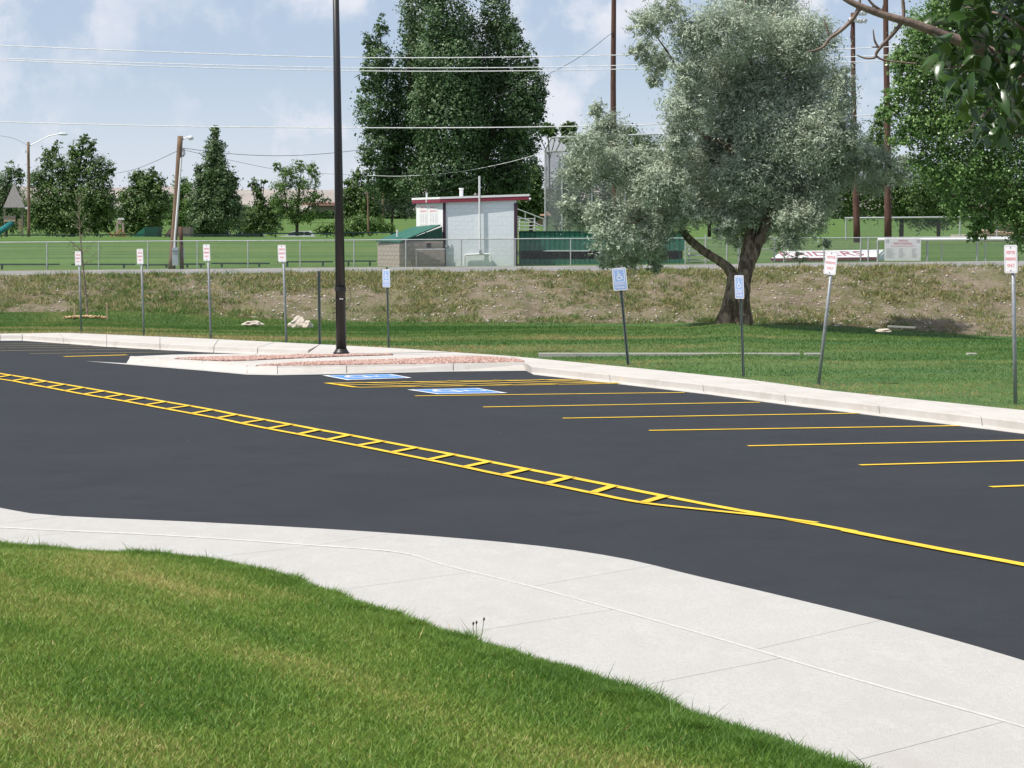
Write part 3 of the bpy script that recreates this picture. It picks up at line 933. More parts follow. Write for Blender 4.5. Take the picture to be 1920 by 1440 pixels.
# ================================================================== MARKINGS (parts of the lot)
def ribbon(pts, width, dz, jitter=0.0):
    P = np.asarray(pts)
    mb = MB(); vs = []
    for i, p in enumerate(P):
        d = P[min(i + 1, len(P) - 1)] - P[max(i - 1, 0)]
        n_ = np.array([-d[1], d[0]]); n_ /= np.linalg.norm(n_)
        o = (random.random() - 0.5) * jitter
        for s_ in (-1, 1):
            q = p[:2] + n_ * (s_ * width / 2 + o)
            vs.append((q[0], q[1], lot_z(q[1]) + dz))
    mb.add(vs, [(2 * i, 2 * i + 1, 2 * i + 3, 2 * i + 2) for i in range(len(P) - 1)])
    return mb
def seg(a, b, n=12):
    A, B = lotp(*a), lotp(*b)
    return np.array([A + (B - A) * t for t in np.linspace(0, 1, n)])
for a, b in (((778, 743), (1284, 736.6)), ((906, 764), (1425, 755)), ((1055, 785), (1612, 775.5)), ((1217, 808), (1800, 799)), ((1402, 837), (1990, 825)), ((1612, 873), (2200, 857)), ((1857, 914), (2460, 893))):
    ribbon(seg(a, b), 0.115, 0.009, 0.008).build('stall_line', M['yellow'], lot)
for a, b, w_ in (((120, 669.2), (238, 666), 0.22), ((55, 663.6), (330, 660.5), 0.11), ((0, 658.2), (300, 655), 0.12), ((-60, 653.4), (230, 651.2), 0.1), ((-90, 649), (190, 648), 0.1), ((-100, 645.5), (150, 645), 0.1)):
    ribbon(seg(a, b), w_, 0.009, 0.008).build('stall_line', M['yellow_worn'] if w_ < 0.2 else M['yellow'], lot)
# hatched aisle
hT = seg((612, 719), (1110, 711.5), 30); hB = seg((667, 727), (1165, 719.6), 30)
ribbon(hT, 0.11, 0.009).build('aisle_line', M['yellow'], lot)
ribbon(hB, 0.11, 0.009).build('aisle_line', M['yellow'], lot)
ribbon(seg((612, 719), (667, 727)), 0.13, 0.013).build('aisle_line', M['yellow'], lot)
for k in range(6):
    i0 = 1 + k * 5 - 3; i1 = i0 + 9
    p0 = hT[max(0, min(29, i0))]; p1 = hB[max(0, min(29, i1))]
    if i0 < 0:
        p0 = hT[0] + (hB[0] - hT[0]) * 0.3
    ribbon(np.array([p0 + (p1 - p0) * t for t in np.linspace(0, 1, 8)]), 0.10, 0.017).build('hatch_line', M['yellow'], lot)
# ladder shaped median
RUNGS = [((-12, 699), (-48, 704)), ((22, 704.5), (-13, 710)), ((57, 710), (23, 715)), ((88, 716), (53, 721)), ((123, 721.7), (88, 727.3)), ((158, 727.7), (123, 733.8)), ((197, 734.3), (157, 740.3)), ((233, 740.7), (195, 746.7)), ((272, 747.3), (233, 753.2)),
         ((312, 754.3), (273, 760.5)), ((357, 761.9), (313, 768)), ((400, 769.6), (360, 776.6)), ((445, 778.5), (407, 785.3)), ((497, 788), (453, 795)), ((547, 797), (503, 805)), ((600, 807), (560, 815.5)), ((657, 817), (614, 826)), ((718.6, 828.7), (671, 837)), ((782, 840.7), (734.6, 849.8)),
         ((851, 853.5), (803.6, 863.6)), ((918.7, 867), (871, 877.4)), ((991, 881.3), (943.5, 892.6)), ((1071, 896.5), (1025, 908.7)), ((1152, 912.5), (1110, 926)), ((1248, 932), (1205.5, 944.5))]
cU = np.array([lotp(*p) for p in spline([(-90, 687)] + [r[0] for r in RUNGS] + [(1350, 951.5), (1460, 971.5), (1600, 997.5)], 4)])
cL = np.array([lotp(*p) for p in spline([(-120, 693)] + [r[1] for r in RUNGS] + [(1330, 958.5), (1430, 969), (1530, 982)], 4)])
ribbon(cU, 0.115, 0.009, 0.006).build('ladder_line', M['yellow'], lot)
ribbon(cL, 0.10, 0.013, 0.006).build('ladder_line', M['yellow'], lot)
ribbon(np.array([lotp(*p) for p in spline([(1585, 996.5), (1750, 1029), (1920, 1061), (2150, 1106), (2400, 1155)], 8)]), 0.12, 0.012, 0.008).build('centre_line', M['yellow'], lot)
for u_, l_ in RUNGS:
    a, b = lotp(*u_), lotp(*l_)
    ribbon(np.array([a + (b - a) * t for t in np.linspace(0, 1, 5)]), 0.11, 0.017).build('ladder_rung', M['yellow'], lot)

LT = []
LT += [lotp(936, 812, 0.012), lotp(130, 803, 0.012), lotp(353, 826, 0.012)]
LT = np.array(LT)
_az = RNG.random(len(LT)) * 6.28
_d = np.c_[np.cos(_az), np.sin(_az), np.zeros(len(LT))] * (0.02 + 0.03 * RNG.random(len(LT)))[:, None]
_e = np.c_[-np.sin(_az), np.cos(_az), np.zeros(len(LT))] * 0.012
LV = np.stack([LT - _d, LT + _e + np.array([0, 0, 0.012]), LT + _d, LT - _e], 1)
tag(link('leaf_litter', np_mesh('leaf_litter', LV, 4, M['tuft'], tint=0.4 + 0.5 * RNG.random(len(LT)))), kind='stuff')

# accessible stall emblems: blue square, white border, white wheelchair figure
def wheelchair(f, layer, mb):
    """f maps unit (u right, v up) to world; the figure faces right"""
    def stroke(pts, w_):
        P = np.array(pts, float)
        for a, b in zip(P[:-1], P[1:]):
            d = b - a; l_ = np.linalg.norm(d); d /= l_
            n_ = np.array([-d[1], d[0]]) * w_ / 2
            a2, b2 = a - d * w_ * 0.3, b + d * w_ * 0.3
            mb.poly([f(*(a2 - n_), layer), f(*(b2 - n_), layer), f(*(b2 + n_), layer), f(*(a2 + n_), layer)])
            layer_bump()
    lay = [0]
    def layer_bump():
        lay[0] += 1
    # wheel: open ring
    R_, r_ = 0.235, 0.165
    cx, cy = 0.46, 0.33
    A = np.radians(np.linspace(115, 350, 18))
    for a, b in zip(A[:-1], A[1:]):
        mb.poly([f(cx + R_ * math.cos(a), cy + R_ * math.sin(a), layer), f(cx + R_ * math.cos(b), cy + R_ * math.sin(b), layer),
                 f(cx + r_ * math.cos(b), cy + r_ * math.sin(b), layer), f(cx + r_ * math.cos(a), cy + r_ * math.sin(a), layer)])
    # head
    mb.poly([f(0.40 + 0.062 * math.cos(t), 0.875 + 0.062 * math.sin(t), layer) for t in np.linspace(0, 2 * math.pi, 12, endpoint=False)])
    # back and seat, arm, leg: one outline each, stacked 0.4 mm apart
    mb.poly([f(0.365, 0.80, layer), f(0.365, 0.44, layer), f(0.435, 0.44, layer), f(0.435, 0.80, layer)])
    mb.poly([f(0.437, 0.50, layer), f(0.437, 0.43, layer), f(0.64, 0.43, layer), f(0.64, 0.50, layer)])
    mb.poly([f(0.437, 0.68, layer), f(0.437, 0.62, layer), f(0.60, 0.62, layer), f(0.60, 0.68, layer)])
    mb.poly([f(0.642, 0.50, layer), f(0.642, 0.43, layer), f(0.71, 0.20, layer), f(0.86, 0.24, layer), f(0.84, 0.30, layer), f(0.755, 0.275, layer), f(0.70, 0.50, layer)])

def emblem(c00, c10, c11, c01):
    q = [lotp(*c) for c in (c00, c10, c11, c01)]
    def g(u, v, dz):
        p = q[0] * (1 - u) * (1 - v) + q[1] * u * (1 - v) + q[2] * u * v + q[3] * (1 - u) * v
        return (p[0], p[1], lot_z(p[1]) + dz)
    b = MB().poly([g(u, v, 0.009) for u, v in ((0, 0), (1, 0), (1, 1), (0, 1))]).build('emblem_border', M['white_paint'], lot)
    MB().poly([g(u, v, 0.013) for u, v in ((0.09, 0.06), (0.91, 0.06), (0.91, 0.94), (0.09, 0.94))]).build('emblem_field', M['blue_paint'], b)
    m_ = MB()
    # the figure's top points to the curb
    wheelchair(lambda u, v, l: g(1 - (0.08 + 0.84 * u), 0.06 + 0.88 * v, l), 0.017, m_)
    m_.build('emblem_figure', M['white_paint'], b)
emblem((604, 704.5), (651, 713.2), (772, 709), (733, 702))
emblem((763, 731.3), (820, 739.6), (952, 737.6), (895, 728.4))

# ================================================================== TREES
def leaf_cards(P, Nrm, length, width, fold=0.0):
    n = len(P)
    Nrm = Nrm / np.linalg.norm(Nrm, axis=1, keepdims=True)
    r = RNG.normal(size=(n, 3))
    t = np.cross(Nrm, r); t /= np.linalg.norm(t, axis=1, keepdims=True) + 1e-9
    b = np.cross(Nrm, t)
    L = length[:, None]; Wd = width[:, None]
    return np.stack([P - t * L * 0.5, P + b * Wd * 0.5 - t * L * 0.05, P + t * L * 0.5, P - b * Wd * 0.5 - t * L * 0.05], 1).reshape(-1, 3)

def crown_points(blobs, Y, n, depth=1.0, per=26, spread=0.16, shell=0.55, spray=0.0, nw=1.0):
    """blobs: (px, py, rx, ry[, dY]) outlines read off the photograph, given real depth; leaves gather in clumps"""
    s = F / Y
    areas = np.array([b[2] * b[3] for b in blobs], float)
    nb = RNG.multinomial(n // per, areas / areas.sum())
    out_p = []; out_n = []; out_t = []
    for b, k in zip(blobs, nb):
        if k == 0:
            continue
        dy = b[4] if len(b) > 4 else 0.0
        c = at(b[0], b[1], Y + dy)
        rx, rz = b[2] / s, b[3] / s
        ry = depth * (rx + rz) / 2
        u = RNG.normal(size=(k, 3)); u /= np.linalg.norm(u, axis=1, keepdims=True)
        rad = 1 - shell * RNG.random(k) ** 1.6
        rad = np.where(RNG.random(k) < 0.10, 1 + 0.22 * RNG.random(k), rad)
        cl = c + u * rad[:, None] * np.array([rx, ry, rz])
        sp = spread * (rx + rz) / 2 * (0.6 + 0.8 * RNG.random(k))
        off = RNG.normal(size=(k, per, 3))
        pts = cl[:, None, :] + off * sp[:, None, None] * np.array([1, 1, 0.8])
        if spray:
            sd = u + RNG.normal(size=(k, 3)) * 0.7 + np.array([0, 0, -0.25])
            sd /= np.linalg.norm(sd, axis=1, keepdims=True)
            pts = cl[:, None, :] + (off * 0.55 * np.array([1, 1, 0.8]) + sd[:, None, :] * RNG.normal(size=(k, per, 1)) * spray) * sp[:, None, None]
        nr = u[:, None, :] * nw + np.array([0, 0, 0.45]) + RNG.normal(size=(k, per, 3)) * 0.62
        tt = np.clip(0.5 + 0.22 * RNG.normal(size=(k, 1)) + 0.17 * RNG.normal(size=(k, per)), 0, 1)
        out_p.append(pts.reshape(-1, 3)); out_n.append(nr.reshape(-1, 3)); out_t.append(tt.reshape(-1))
    return np.concatenate(out_p), np.concatenate(out_n), np.concatenate(out_t)

def rough(mb, amp):
    for i, p in enumerate(mb.v):
        q = Vector((p[0] * 7, p[1] * 7, p[2] * 1.3))
        d = mnoise.noise_vector(q) * amp
        mb.v[i] = (p[0] + d.x, p[1] + d.y, p[2] + d.z * 0.3)

def make_tree(name, label, cat, Y, blobs, base, nleaf, leaf_len, leaf_m, bark_m, limbs, group=None, depth=0.9, aspect=0.6, per=26, spread=0.16, shell=0.55, base_z=None, crown='crown', spray=0.0, limb_dy=0.0, nw=1.0):
    """limbs: list of (list of (px, py[, dY]), list of widths in px)"""
    b0 = at(base[0], base[1], Y)
    if base_z is not None:
        b0[2] = base_z
    root = empty(name, b0, label, cat, group)
    P, Nn, T = crown_points(blobs, Y, nleaf, depth, per, spread, shell, spray, nw)
    keep = P[:, 2] > b0[2] + 0.15
    P, Nn, T = P[keep], Nn[keep], T[keep]
    n = len(P)
    L = leaf_len * (0.45 + 1.1 * RNG.random(n)); W = L * aspect * (0.8 + 0.4 * RNG.random(n))
    me = np_mesh(crown, leaf_cards(P, Nn, L, W), 4, leaf_m, tint=T)
    cr = link(crown, me, root)
    s = F / Y
    mb = MB()
    for pts, wd in limbs:
        q = [np.array(p, float) if len(p) > 2 else np.array([p[0], p[1], 0.0]) for p in pts]
        sp_ = spline(q, 9 if s > 40 else 4)
        ww = np.interp(np.linspace(0, 1, len(sp_)), np.linspace(0, 1, len(wd)), wd)
        W3 = []
        for p in sp_:
            W3.append(at(p[0], p[1], Y + p[2] + limb_dy * min(1, max(0, (base[1] - 60 - p[1]) / 160))))
        if base_z is not None and abs(pts[0][1] - base[1]) < 1:
            W3[0][2] = base_z - 0.2
        mb.tube(W3, [max(0.012, w_ / s / 2 * (0.92 + 0.16 * random.random())) for w_ in ww], 18 if s > 40 else 8)
    rough(mb, 0.035 if s > 40 else 0.02)
    mb.build('trunk', bark_m, root, smooth=True)
    return root

def auto_limbs(base, blobs, w0, w1, dy=0.0):
    """a leader through the crown and a limb into each larger blob"""
    bx, by = base
    tx = sum(b[0] * b[2] for b in blobs) / sum(b[2] for b in blobs)
    ty = min(b[1] for b in blobs)
    mid = (bx * 0.5 + tx * 0.5, (by + ty) / 2)
    res = [([(bx, by), (bx + 1, by * 0.75 + ty * 0.25), mid, (tx, ty)], [w0, w0 * 0.75, w0 * 0.5, w1])]
    for b in blobs:
        t = 0.25 + 0.4 * random.random()
        sx, sy = bx + (tx - bx) * t, by + (ty - by) * t
        if b[1] < sy:
            res.append(([(sx, sy), ((sx + b[0]) / 2, (sy + b[1]) / 2 + 6), (b[0], b[1], (random.random() - 0.5) * 1.5)], [w0 * 0.5, w0 * 0.3, w1]))
    return res

# --- big poplar behind the stand
pop = [(884, 110, 20, 80), (885, 190, 26, 80), (810, 120, 26, 90), (800, 220, 30, 80), (890, 220, 34, 90), (965, 210, 24, 70), (742, 190, 14, 44), (741, 265, 16, 50), (742, 140, 8, 22), (960, 70, 14, 40), (1005, 190, 18, 40), (714, 52, 12, 26), (694, 84, 13, 26), (708, 125, 26, 48), (702, 205, 32, 55), (712, 275, 34, 50), (706, 335, 26, 34),
       (776, 20, 22, 80), (776, 105, 25, 70), (775, 200, 42, 75), (765, 290, 45, 60), (752, 345, 46, 34),
       (806, -60, 34, 80), (838, 30, 42, 80), (850, 130, 52, 85), (848, 230, 58, 80), (850, 320, 62, 55),
       (906, -60, 22, 60), (928, 28, 26, 62), (938, 110, 38, 75), (930, 200, 50, 75), (935, 290, 48, 60), (920, 340, 55, 34),
       (985, 115, 20, 34), (992, 165, 27, 45), (988, 230, 28, 50), (980, 295, 26, 42), (960, 345, 34, 24), (800, 350, 60, 30), (690, 290, 14, 20), (686, 150, 14, 26)]
def pop_dy(x):
    return -0.4 if x < 735 else 1.0 if x < 800 else -1.4 if x < 866 else 0.8 if x < 945 else -0.8
pop = [(b[0], b[1], b[2] * 1.02, b[3], pop_dy(b[0])) for b in pop]
make_tree('poplar_tree', 'huge dark green poplar with several upright stems behind the small white building', 'tree', 128, pop, (868, 446), 190000, 0.118, M['lf_poplar'], M['bark_dark'],
          [([(868, 446), (864, 390), (858, 300), (846, 150), (838, 20)], [30, 26, 20, 12, 5]), ([(862, 400), (800, 320), (772, 200), (768, 60)], [16, 12, 8, 3]),
           ([(866, 390), (910, 300), (936, 180), (932, 30)], [16, 12, 8, 3]), ([(858, 420), (760, 350), (715, 250), (714, 70)], [13, 10, 6, 2]), ([(870, 400), (950, 330), (985, 240), (986, 120)], [12, 9, 6, 2])],
          depth=1.0, aspect=0.85, per=26, spread=0.13, shell=0.5)

# --- silver leaved willow / olive in front of the road
olive = [(1212, 305, 34, 30), (1228, 350, 40, 34), (1262, 345, 40, 40), (1290, 400, 36, 26), (1362, 425, 22, 22), (1430, 420, 26, 34), (1370, 55, 70, 55), (1300, 70, 45, 40), (1440, 15, 70, 45), (1510, 75, 55, 50), (1400, -30, 70, 35), (1460, 80, 60, 50), (1250, 20, 34, 24), (1215, 45, 34, 26), (1205, 95, 26, 22), (1235, 120, 28, 26), (1228, 152, 14, 12),
         (1290, 140, 32, 34), (1350, 150, 75, 60), (1430, 160, 75, 65), (1520, 160, 55, 60), (1575, 180, 26, 50), (1290, 210, 50, 45), (1370, 240, 70, 50), (1460, 250, 75, 60), (1540, 260, 55, 60), (1272, 265, 26, 30), (1275, 305, 44, 40), (1385, 428, 24, 38), (1402, 468, 12, 24), (1372, 400, 34, 26),
         (1119, 205, 16, 18), (1140, 245, 36, 30), (1100, 270, 34, 30), (1090, 320, 36, 36), (1150, 310, 46, 42), (1200, 340, 46, 40), (1068, 385, 22, 18), (1085, 405, 34, 22), (1130, 400, 34, 24), (1150, 445, 44, 34), (1175, 485, 34, 20), (1140, 490, 22, 14), (1195, 410, 44, 36), (1215, 455, 30, 30), (1228, 495, 17, 14), (1248, 410, 34, 36), (1236, 470, 18, 24),
         (1320, 330, 50, 45), (1320, 390, 34, 28), (1380, 340, 55, 45), (1380, 400, 44, 24), (1440, 340, 55, 46), (1500, 350, 55, 50), (1490, 410, 40, 34), (1482, 455, 26, 24), (1545, 350, 34, 45), (1590, 260, 28, 36), (1610, 300, 34, 34), (1650, 305, 34, 28), (1690, 315, 24, 26), (1640, 345, 34, 22), (1525, 415, 24, 26), (1545, 455, 10, 14), (1500, 485, 12, 10), (1470, 400, 40, 40), (1520, 370, 40, 40), (1420, 300, 60, 50), (1340, 300, 60, 50), (1580, 320, 34, 34)]
olive = [b + ((random.random() - 0.5) * 4.2 + 1.3,) for b in olive]
make_tree('silver_leaf_tree', 'large grey green tree with a leaning low limb at the foot of the bank', 'tree', 87, olive, (1372, 612), 370000, 0.135, M['lf_olive'], M['bark'],
          [([(1358, 614), (1366, 575), (1372, 545), (1376, 520)], [36, 28, 24, 22]),
           ([(1388, 614), (1390, 570), (1394, 530), (1400, 480), (1408, 430), (1410, 330), (1412, 200), (1400, 60), (1395, -20)], [38, 30, 27, 24, 20, 16, 12, 7, 3]),
           ([(1374, 540), (1372, 512), (1352, 492), (1318, 470), (1292, 448), (1272, 420), (1240, 385), (1190, 355), (1130, 330), (1095, 300)], [23, 20, 18, 16, 15, 13, 10, 7, 4, 2]),
           ([(1398, 520), (1416, 470), (1432, 430), (1445, 385), (1475, 300), (1505, 200), (1510, 90)], [21, 20, 18, 15, 11, 7, 3]),
           ([(1408, 330), (1360, 270), (1310, 245), (1270, 130), (1225, 60)], [12, 10, 8, 5, 2]),
           ([(1445, 385), (1520, 330), (1590, 300), (1670, 312)], [11, 8, 5, 2]),
           ([(1240, 385), (1180, 420), (1115, 405), (1070, 390)], [6, 5, 3, 1.5]), ([(1262, 405), (1230, 440), (1180, 470), (1160, 490)], [5, 4, 3, 1.5]),
           ([(1410, 250), (1440, 130), (1450, 20)], [9, 6, 2]), ([(1346, 612), (1352, 592), (1362, 565)], [16, 14, 10]), ([(1408, 614), (1404, 592), (1398, 560)], [14, 14, 12]), ([(1374, 614), (1376, 590), (1382, 560)], [22, 18, 12])],
          depth=0.8, aspect=0.27, per=30, spread=0.17, shell=0.62, spray=1.5, limb_dy=1.6, nw=0.6)

# --- cottonwood at the right edge
cot = [(1700, 110, 34, 34), (1740, 60, 50, 40), (1790, 30, 60, 50), (1690, 165, 26, 26), (1668, 205, 26, 24), (1730, 150, 50, 45), (1720, 230, 44, 44), (1690, 260, 24, 22), (1790, 130, 60, 60), (1780, 230, 60, 60), (1740, 310, 36, 32), (1800, 320, 60, 50), (1860, 80, 70, 70), (1860, 200, 70, 70), (1870, 310, 60, 55), (1810, 385, 44, 30), (1840, 425, 26, 22), (1825, 446, 14, 10), (1885, 390, 44, 40), (1915, 440, 26, 34), (1897, 492, 9, 16), (1960, 100, 90, 90), (1970, 250, 90, 90), (1960, 380, 70, 60), (2080, 150, 100, 120), (2090, 320, 90, 90), (1900, -60, 100, 80), (2030, -60, 100, 80), (1800, -40, 60, 50)]
make_tree('cottonwood_tree', 'bright green leafy cottonwood filling the right edge beyond the visitor sign', 'tree', 80, cot, (2010, 585), 215000, 0.085, M['lf_cotton'], M['bark'],
          [([(2010, 590), (2005, 480), (1990, 350), (1985, 200), (1990, 50)], [40, 36, 30, 20, 6]), ([(2005, 470), (1920, 380), (1850, 300), (1790, 200), (1760, 80)], [20, 16, 11, 7, 3]), ([(1990, 330), (1900, 220), (1850, 80)], [14, 9, 3]), ([(1920, 380), (1850, 390), (1800, 380), (1750, 320)], [9, 7, 4, 2])],
          depth=0.8, aspect=0.8, per=24, spread=0.16, shell=0.65, spray=1.3, nw=0.55)

# --- trees of the park behind the fence
def park_tree(name, label, Y, base, blobs, n, leaf, lm, w0=8, group='trees in the park', asp=0.7, spread=0.18, shell=0.65, depth=0.9, bark='bark_dark', extra=None, per=24):
    return make_tree(name, label, 'tree', Y, blobs, base, int(n * 1.55), leaf * 0.72, M[lm], M[bark], (auto_limbs(base, blobs, w0, 1.2) if extra is None else extra), group, depth, asp, per=per, spread=spread, shell=shell, spray=1.1, base_z=field_z(base[0], Y) if Y > 150 else None)

park_tree('deciduous_tree', 'pale feathery tree cut off by the left edge of the park', 235, (12, 446), [(8, 350, 26, 30), (20, 320, 10, 20), (-10, 390, 36, 40), (25, 395, 26, 36), (35, 330, 12, 14)], 8000, 0.26, 'lf_mid', 5)
park_tree('deciduous_tree', 'broad dark green tree with a ragged top behind the wooden lamp pole', 215, (135, 446), [(95, 300, 22, 20), (80, 340, 26, 28), (70, 395, 30, 38), (105, 275, 9, 12), (150, 285, 20, 22), (158, 262, 8, 12), (172, 275, 8, 12), (130, 320, 36, 30), (180, 320, 24, 28), (120, 375, 46, 44), (175, 375, 38, 40), (203, 320, 10, 18), (198, 375, 16, 36), (130, 415, 60, 26), (185, 415, 30, 24)], 26000, 0.26, 'lf_dark', 9)
park_tree('deciduous_tree', 'rounded dark tree between the ragged tree and the leaning pole', 225, (268, 446), [(270, 350, 26, 24), (258, 335, 14, 16), (285, 328, 12, 12), (240, 375, 18, 26), (295, 375, 20, 30), (268, 395, 38, 36), (262, 420, 42, 18), (300, 345, 10, 18)], 15000, 0.26, 'lf_dark', 7)
park_tree('deciduous_tree', 'lighter loose tree showing on both sides of the leaning pole', 260, (345, 446), [(340, 350, 18, 18), (350, 375, 26, 30), (335, 405, 26, 28), (365, 410, 18, 26), (320, 385, 14, 24)], 8000, 0.28, 'lf_light', 5)
park_tree('poplar_tree', 'narrow pointed poplar right of the leaning lamp pole', 200, (405, 446), [(402, 250, 8, 14), (402, 280, 16, 22), (400, 315, 26, 26), (385, 345, 22, 24), (420, 345, 24, 26), (402, 375, 38, 28), (440, 340, 8, 14), (372, 320, 8, 10), (405, 410, 44, 28), (375, 385, 14, 30), (440, 385, 12, 24), (375, 425, 20, 16)], 26000, 0.22, 'lf_mid', 8, asp=0.8)
park_tree('deciduous_tree', 'low dark tree with a lopped twisting top behind the dark parked cars', 250, (490, 444), [(478, 350, 6, 14), (487, 362, 8, 16), (470, 345, 7, 5), (495, 340, 8, 4), (488, 382, 14, 12), (480, 405, 24, 18), (505, 405, 22, 16), (465, 422, 22, 14), (500, 425, 28, 14), (518, 385, 14, 16)], 12000, 0.22, 'lf_dark', 6)
park_tree('deciduous_tree', 'open airy tree with visible branches behind the white parked car', 240, (557, 440), [(520, 310, 8, 9), (540, 325, 18, 14), (560, 312, 12, 12), (583, 318, 12, 12), (530, 350, 18, 16), (565, 345, 22, 16), (592, 335, 8, 16), (520, 372, 16, 12), (555, 375, 26, 14), (590, 370, 18, 12), (612, 375, 10, 6), (535, 395, 20, 10), (585, 400, 26, 10), (615, 400, 12, 6), (560, 410, 26, 8)], 8500, 0.22, 'lf_light', 6, spread=0.24,
          extra=[([(557, 442), (557, 420), (560, 370), (565, 320)], [7, 6, 4, 1.5]), ([(557, 425), (540, 395), (532, 350), (528, 315)], [4, 3, 2, 1]), ([(557, 422), (575, 395), (590, 360), (592, 330)], [4, 3, 2, 1]), ([(558, 405), (585, 385), (612, 375)], [3, 2, 1]), ([(556, 410), (525, 392), (515, 372)], [3, 2, 1])])
park_tree('deciduous_tree', 'dark dense tree directly right of the black light pole', 230, (660, 436), [(672, 330, 10, 14), (665, 350, 20, 18), (655, 378, 18, 26), (685, 375, 22, 28), (668, 410, 32, 26), (650, 415, 16, 22), (700, 400, 18, 24)], 12000, 0.26, 'lf_dark', 6)
park_tree('hedge_bush', 'bright green rambling bushes under the trees behind the rail', 205, (680, 438), [(610, 430, 18, 9), (640, 425, 20, 12), (670, 420, 20, 14), (700, 422, 22, 14), (725, 428, 16, 10), (655, 432, 40, 8)], 9000, 0.2, 'lf_light', 3, group='bushes in the park')
park_tree('deciduous_tree', 'grey green hazy tree left of the small white building', 330, (735, 412), [(725, 350, 22, 26), (745, 375, 22, 22), (765, 385, 18, 20), (718, 385, 16, 18)], 7000, 0.34, 'lf_grey', 5)
park_tree('deciduous_tree', 'dark tree beside the backstop on its left', 150, (995, 436), [(1003, 330, 14, 26), (990, 350, 26, 24), (1008, 375, 14, 20), (975, 385, 24, 24), (1005, 395, 14, 18)], 9000, 0.2, 'lf_dark', 7)
park_tree('pine_tree', 'distant tufted tree left above the backstop roof', 300, (1030, 400), [(1022, 242, 10, 11), (1034, 246, 11, 11), (1027, 232, 5, 4)], 2600, 0.3, 'lf_dark', 3, group='tufted trees behind the backstop', extra=[([(1030, 404), (1030, 300), (1027, 250)], [4, 3, 2]), ([(1030, 300), (1040, 262), (1036, 250)], [2, 1.5, 1]), ([(1028, 290), (1015, 262), (1018, 250)], [2, 1.5, 1])])
park_tree('pine_tree', 'distant tufted tree right above the backstop roof', 300, (1068, 400), [(1060, 243, 9, 12), (1073, 243, 9, 12), (1067, 232, 5, 5), (1066, 262, 16, 8)], 3600, 0.3, 'lf_dark', 3, group='tufted trees behind the backstop')
park_tree('deciduous_tree', 'dark green trees seen through the backstop netting', 210, (1180, 436), [(1180, 250, 24, 14), (1160, 280, 30, 26), (1210, 285, 34, 28), (1150, 330, 34, 34), (1220, 335, 40, 34), (1190, 380, 50, 30), (1120, 262, 18, 18), (1085, 330, 40, 40), (1060, 370, 34, 40), (1110, 300, 34, 30), (1130, 390, 50, 30), (1075, 405, 50, 26)], 30000, 0.26, 'lf_dark', 7)
park_tree('deciduous_tree', 'dark trees partly hidden behind the middle of the silver leaved tree', 205, (1330, 425), [(1260, 350, 40, 40), (1300, 385, 44, 28), (1350, 350, 44, 46), (1400, 380, 44, 30), (1440, 350, 40, 44), (1280, 300, 34, 34), (1380, 310, 44, 34), (1235, 395, 34, 22)], 15000, 0.26, 'lf_dark', 7)
park_tree('deciduous_tree', 'dark shady tree behind the two tall brown poles', 190, (1690, 425), [(1560, 330, 40, 50), (1600, 370, 46, 34), (1650, 355, 46, 40), (1700, 370, 50, 40), (1740, 400, 50, 26), (1520, 370, 40, 36), (1470, 380, 40, 26), (1650, 240, 24, 26), (1640, 275, 34, 30), (1770, 395, 40, 26)], 26000, 0.24, 'lf_dark', 9)
park_tree('deciduous_tree', 'dark low crowned tree beyond the fence under the cottonwood', 170, (1760, 430), [(1760, 350, 60, 40), (1830, 340, 60, 40), (1740, 395, 34, 20), (1900, 370, 50, 40)], 15000, 0.22, 'lf_dark', 8)
# wood far off behind the field, one mass
wood = []
for p in range(-40, 1960, 26):
    wood.append((p, 402 - 6 * random.random(), 18, 9 + 5 * random.random()))
Pw, Nw, Tw = crown_points(wood, 650, 42000, 0.5, 24, 0.3, 0.8)
sel = (Pw[:, 2] > 0)
Pw, Nw, Tw = Pw[sel], Nw[sel], Tw[sel]
Lw_ = 0.8 * (0.6 + 0.8 * RNG.random(len(Pw)))
tag(link('far_wood', np_mesh('far_wood', leaf_cards(Pw, Nw, Lw_, Lw_ * 0.8), 4, M['lf_mid'], tint=Tw)), kind='stuff')

# --- sapling with its stakes and mulch ring
SY = 84.0
sap = empty('sapling', at(164, 593, SY), 'thin staked sapling with sparse leaves beside the leftmost sign', 'tree')
mb = MB()
q = [at(164, 596, SY), at(162, 560, SY), at(158, 520, SY), at(154, 480, SY), at(150, 440, SY), at(148, 400, SY), at(146, 350, SY)]
mb.tube(q, [0.04, 0.036, 0.032, 0.028, 0.02, 0.012, 0.005], 7)
twigs = []
for k in range(34):
    t = random.random()
    py = 500 - 130 * t
    px = 164 - (600 - py) * 0.085
    dx = random.choice((-1, 1)) * random.uniform(8, 38) * (1 - t * 0.6)
    e = at(px + dx, py - random.uniform(8, 34), SY + random.uniform(-0.7, 0.7))
    mb.tube([at(px, py, SY), (np.array(at(px, py, SY)) + e) / 2 + np.array([0, 0, 0.03]), e], [0.012, 0.009, 0.005], 4)
    twigs.append((at(px, py, SY), e))
mb.build('trunk', M['bark_pale'], sap)
P = []
for a, e in twigs:
    for k in range(16):
        t = random.uniform(0.35, 1.05)
        P.append(a + (e - a) * t + RNG.normal(0, 0.05, 3))
for k in range(160):
    P.append(at(150 + random.gauss(0, 3), random.uniform(345, 430), SY) + RNG.normal(0, 0.08, 3))
P = np.array(P)
Lh = 0.055 * (0.7 + 0.6 * RNG.random(len(P)))
link('crown', np_mesh('crown', leaf_cards(P, RNG.normal(size=P.shape), Lh, Lh * 0.5), 4, M['lf_light'], tint=RNG.random(len(P))), sap)
